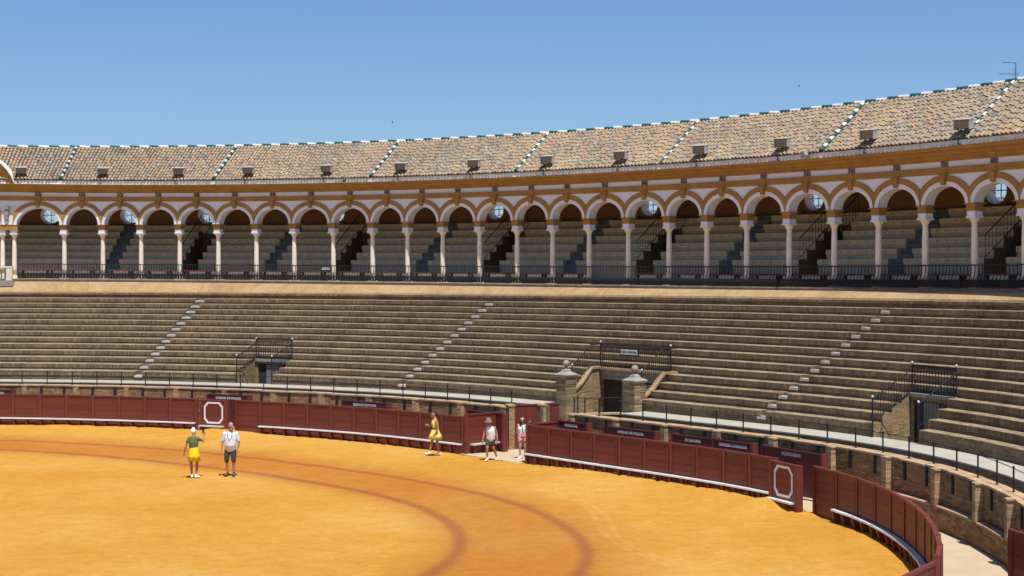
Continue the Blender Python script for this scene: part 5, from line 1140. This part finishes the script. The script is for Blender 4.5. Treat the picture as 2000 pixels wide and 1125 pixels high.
# woman in yellow dress walking to the left
Y_L = ((.0, -.07, .86), (-.13, -.07, .5), (-.2, -.08, .13), (-.34, -.1, .1)); Y_R = ((.02, .08, .86), (.08, .07, .47), (.13, .08, .09), (.02, .06, .035))
yw = dict(head=(-.07, 0, 1.515), yaw=-1.45, hs=.99, body=leg(*Y_L, .98) + leg(*Y_R, .98) + arm((.04, -.18, 1.3), (.12, -.22, 1.05), (.0, -.24, .84), .9) + arm((-.02, .17, 1.3), (-.04, .24, 1.06), (-.24, .16, 1.1), .9) + [[(.01, 0, .86, .13, .15), (0, 0, 1.02, .105, .125), (-.01, 0, 1.2, .12, .15), (.0, 0, 1.33, .075, .12), (-.02, 0, 1.41, .05), (-.04, 0, 1.47, .05)]],
    hands=[hand((.0, -.24, .83), (-.15, 0, -1), (-1, 0, 0), .4, .92), hand((-.25, .16, 1.1), (-1, -.2, .2), (0, 0, 1), .6, .92)],
    clothes=[('dress', [[(0, 0, 1.0, .118, .14), (-.01, 0, 1.14, .135, .16), (-.02, 0, 1.22, .128, .155)], [(-.05, -.1, 1.2, .03), (-.03, -.1, 1.34, .024), (.03, -.09, 1.34, .022), (.06, -.1, 1.2, .03)], [(-.05, .1, 1.2, .03), (-.03, .1, 1.34, .024), (.03, .09, 1.34, .022), (.06, .1, 1.2, .03)]], 'dress', .01), ('shoe', shoe((-.2, -.08, .1), (-.33, -.1, .085)), 'shoe', .009), ('shoe', shoe((.13, .08, .07), (.02, .06, .035)), 'shoe', .009)])
my = dict(skin=SKD, dress=fabric('pale_yellow_dress', (.74, .62, .13)), shoe=fabric('white_trainer_b', (.78, .77, .75)), hair=mw['hair'], bag=fabric('black_bag', (.015, .015, .017)))
o, P = person('person', 'woman in short yellow dress with black belt bag walking along the fence', PX(850, 890), yw, my)
m = MB(); rows = []
for i in range(31):
    an = 2 * math.pi * i / 30; fl = 1 + .09 * math.sin(an * 7 + .5); r = [(.122, .15, 1.02, 1), (.16, .18, .9, 1), (.215, .22, .76, fl), (.265, .255, .62, fl * 1.03), (.26, .25, .622, fl * 1.02), (.15, .17, .88, 1)]
    rows.append([(a * f * math.cos(an) + .0, b * f * math.sin(an), z) for a, b, z, f in r])
m.sweep(rows, caps=False); m.build('skirt', my['dress'], o, smooth=True)
obj('hair', remeshed('hair', [[(*P(0, -.05, -.02), .06, .05), (*P(0, -.045, .05), .072, .072), (*P(0, -.025, .088), .066, .075)], [(*P(0, -.12, .02), .045), (*P(0, -.15, -.005), .038)]], .01, my['hair']), o)
m = MB(); q = [P(e * .07, .06 if abs(e) < 1 else .01, .012) for e in (-1, -.6, 0, .6, 1)]; m.box(-.005, .005, -.006, .006, 0, .01)
for e in (-1, 1): c = P(e * .032, .096, .01); m.lathe([(.001, -.016), (.016, -.008), (.019, 0), (.016, .008), (.001, .016)], 8, 0, tuple(c)); m.bar(P(e * .045, .09, .014), P(e * .078, .0, .018), .004, 4)
m.build('sunglasses', 'hole', o)
obj('belt_bag', remeshed('belt_bag', [[(-.16, -.06, 1.03, .05, .045), (-.17, 0, 1.05, .06, .05), (-.16, .06, 1.07, .05, .045)], [(-.17, 0, 1.12, .04)]], .009, my['bag']), o)
m = MB(); an_ = [2 * math.pi * i / 24 for i in range(25)]; m.sweep([[(.128 * math.cos(t), .158 * math.sin(t), .985), (.134 * math.cos(t), .164 * math.sin(t), .985), (.134 * math.cos(t), .164 * math.sin(t), 1.03), (.128 * math.cos(t), .158 * math.sin(t), 1.03)] for t in an_], close=True, caps=False)
m.bar((-.15, -.08, 1.1), (-.02, .1, 1.4), .012, 5); m.build('belt', my['bag'], o)

# woman in sun hat, white sleeveless top, dark shorts, stepping out of the gate
G_L = ((-.06, 0, .8), (-.1, -.14, .46), (-.1, -.1, .1), (-.16, -.22, .045)); G_R = ((.09, .03, .8), (.13, .0, .45), (.24, .22, .13), (.22, .08, .05))
hw_ = dict(head=(-.05, -.1, 1.405), yaw=-.35, hs=1.0, tilt=-.35, body=leg(*G_L, .95) + leg(*G_R, .95) + arm((-.15, -.03, 1.2), (-.21, -.08, .98), (-.26, -.12, .78), .92) + arm((.17, .0, 1.2), (.25, .02, .96), (.26, -.04, .74), .92) + [[(.02, .02, .8, .145, .12), (.02, .0, .95, .14, .12), (.01, -.03, 1.1, .15, .12), (.0, -.05, 1.22, .11, .075), (-.02, -.07, 1.3, .052), (-.03, -.08, 1.35, .05)]],
    hands=[hand((-.26, -.12, .77), (-.05, -.1, -1), (0, -1, 0), .5, .95), hand((.26, -.04, .73), (0, -.1, -1), (0, -1, 0), .5, .95)],
    clothes=[('top', [[(.02, .01, .8, .165, .14), (.03, -.01, .95, .165, .145), (.01, -.04, 1.1, .165, .135), (.0, -.05, 1.2, .14, .09), (-.01, -.055, 1.25, .09, .065)]], 'top', .012), ('shorts', [[(.02, .02, .8, .155, .13)], [(-.06, 0, .76, .1), (-.085, -.08, .6, .09)], [(.1, .02, .76, .1), (.115, .01, .6, .09)]], 'shorts', .012), ('shoe', shoe((-.1, -.1, .08), (-.16, -.22, .04)), 'shoe', .009), ('shoe', shoe((.24, .22, .1), (.22, .08, .045)), 'shoe', .009)])
mh = dict(skin=SKD, top=fabric('white_blouse', (.78, .79, .83), .05), shorts=fabric('olive_shorts', (.06, .055, .04)), shoe=fabric('white_trainer_c', (.8, .8, .8)), hat=fabric('taupe_sun_hat', (.2, .165, .12)), hair=mw['hair'])
o, P = person('person', 'woman in brimmed sun hat and white top stepping out of the gate', PX(957, 900), hw_, mh)
c = P(0, -.012, .045)
m = MB(); pr = [(.001, .12), (.06, .112), (.088, .08), (.096, .03), (.1, .005), (.145, -.035), (.152, -.05), (.147, -.05), (.1, -.005), (.09, .0)]; m.lathe([(a, b) for a, b in pr], 20, 0, tuple(c)); m.build('sun_hat', mh['hat'], o, smooth=True)
obj('hair', remeshed('hair', [[(*P(0, -.06, -.06), .06, .045), (*P(0, -.05, .02), .072, .065)]], .01, mh['hair']), o)
m = MB(); m.box(-.275, -.255, -.17, -.09, .62, .72); m.build('held_phone', 'hole', o)

# woman beside the fence end, long dark hair, white top, pink shorts, one arm on the post
E_L = ((-.05, 0, .84), (-.06, -.05, .47), (-.06, 0, .1), (-.14, -.1, .04)); E_R = ((.1, .02, .84), (.12, .0, .47), (.12, .05, .1), (.1, -.08, .04))
ew = dict(head=(.02, -.03, 1.44), yaw=.15, hs=.98, body=leg(*E_L, .88) + leg(*E_R, .88) + arm((-.13, 0, 1.25), (-.17, .05, 1.02), (-.1, .02, .82), .8) + arm((.15, 0, 1.25), (.2, -.12, 1.12), (.26, -.22, 1.34), .8) + [[(.02, 0, .84, .13, .1), (.01, 0, 1.0, .115, .09), (.0, 0, 1.15, .13, .09), (.0, 0, 1.27, .09, .06), (.01, 0, 1.34, .045), (.015, 0, 1.39, .045)]],
    hands=[hand((-.1, .02, .81), (.1, 0, -1), (0, -1, 0), .4, .9), hand((.26, -.22, 1.35), (.4, -.3, .5), (-1, 0, .3), .6, .9)],
    clothes=[('top', [[(.01, 0, .98, .13, .105), (.0, 0, 1.12, .148, .11), (.0, 0, 1.22, .12, .075)]], 'top', .011), ('shorts', [[(.02, 0, .95, .14, .115), (.02, 0, .84, .155, .125)], [(-.05, 0, .82, .095), (-.06, -.03, .68, .09)], [(.1, 0, .82, .095), (.11, 0, .68, .09)]], 'shorts', .012), ('shoe', shoe((-.06, 0, .075), (-.14, -.1, .038)), 'shoe', .009), ('shoe', shoe((.12, .05, .075), (.1, -.08, .038)), 'shoe', .009)])
mp_, nt_, b_ = new_mat('pink_patterned_cloth'); pp = world_pos(nt_); nt_.links.new(ramp(nt_, noise(nt_, pp, 28, 2), [(.42, (.75, .62, .64)), (.5, (.6, .2, .26)), (.6, (.5, .1, .16))]), b_.inputs['Base Color']); b_.inputs['Roughness'].default_value = .85
me_ = dict(skin=SKL, top=fabric('white_vest', (.74, .75, .8)), shorts=mp_, shoe=fabric('white_trainer_d', (.8, .8, .8)), hair=mw['hair'], strap=my['bag'])
o, P = person('person', 'dark-haired woman in white top and pink shorts beside the fence end post', PX(1019, 897), ew, me_)
obj('hair', remeshed('hair', [[(*P(0, -.05, -.06), .07, .045), (*P(0, -.05, .02), .078, .07), (*P(0, -.02, .085), .066, .075)], [(*P(-.06, -.02, .03), .03), (*P(-.07, .02, -.1), .034), (*P(-.06, .03, -.24), .03)], [(*P(.06, -.02, .03), .03), (*P(.07, .0, -.1), .03)]], .01, me_['hair']), o)
m = MB()
for e in (-1, 1): c = P(e * .032, .096, .01); m.lathe([(.001, -.016), (.016, -.008), (.019, 0), (.016, .008), (.001, .016)], 8, 0, tuple(c))
m.build('sunglasses', 'hole', o); m = MB(); m.bar((.02, -.115, 1.22), (.04, -.13, .98), .01); m.build('camera_strap', me_['strap'], o)
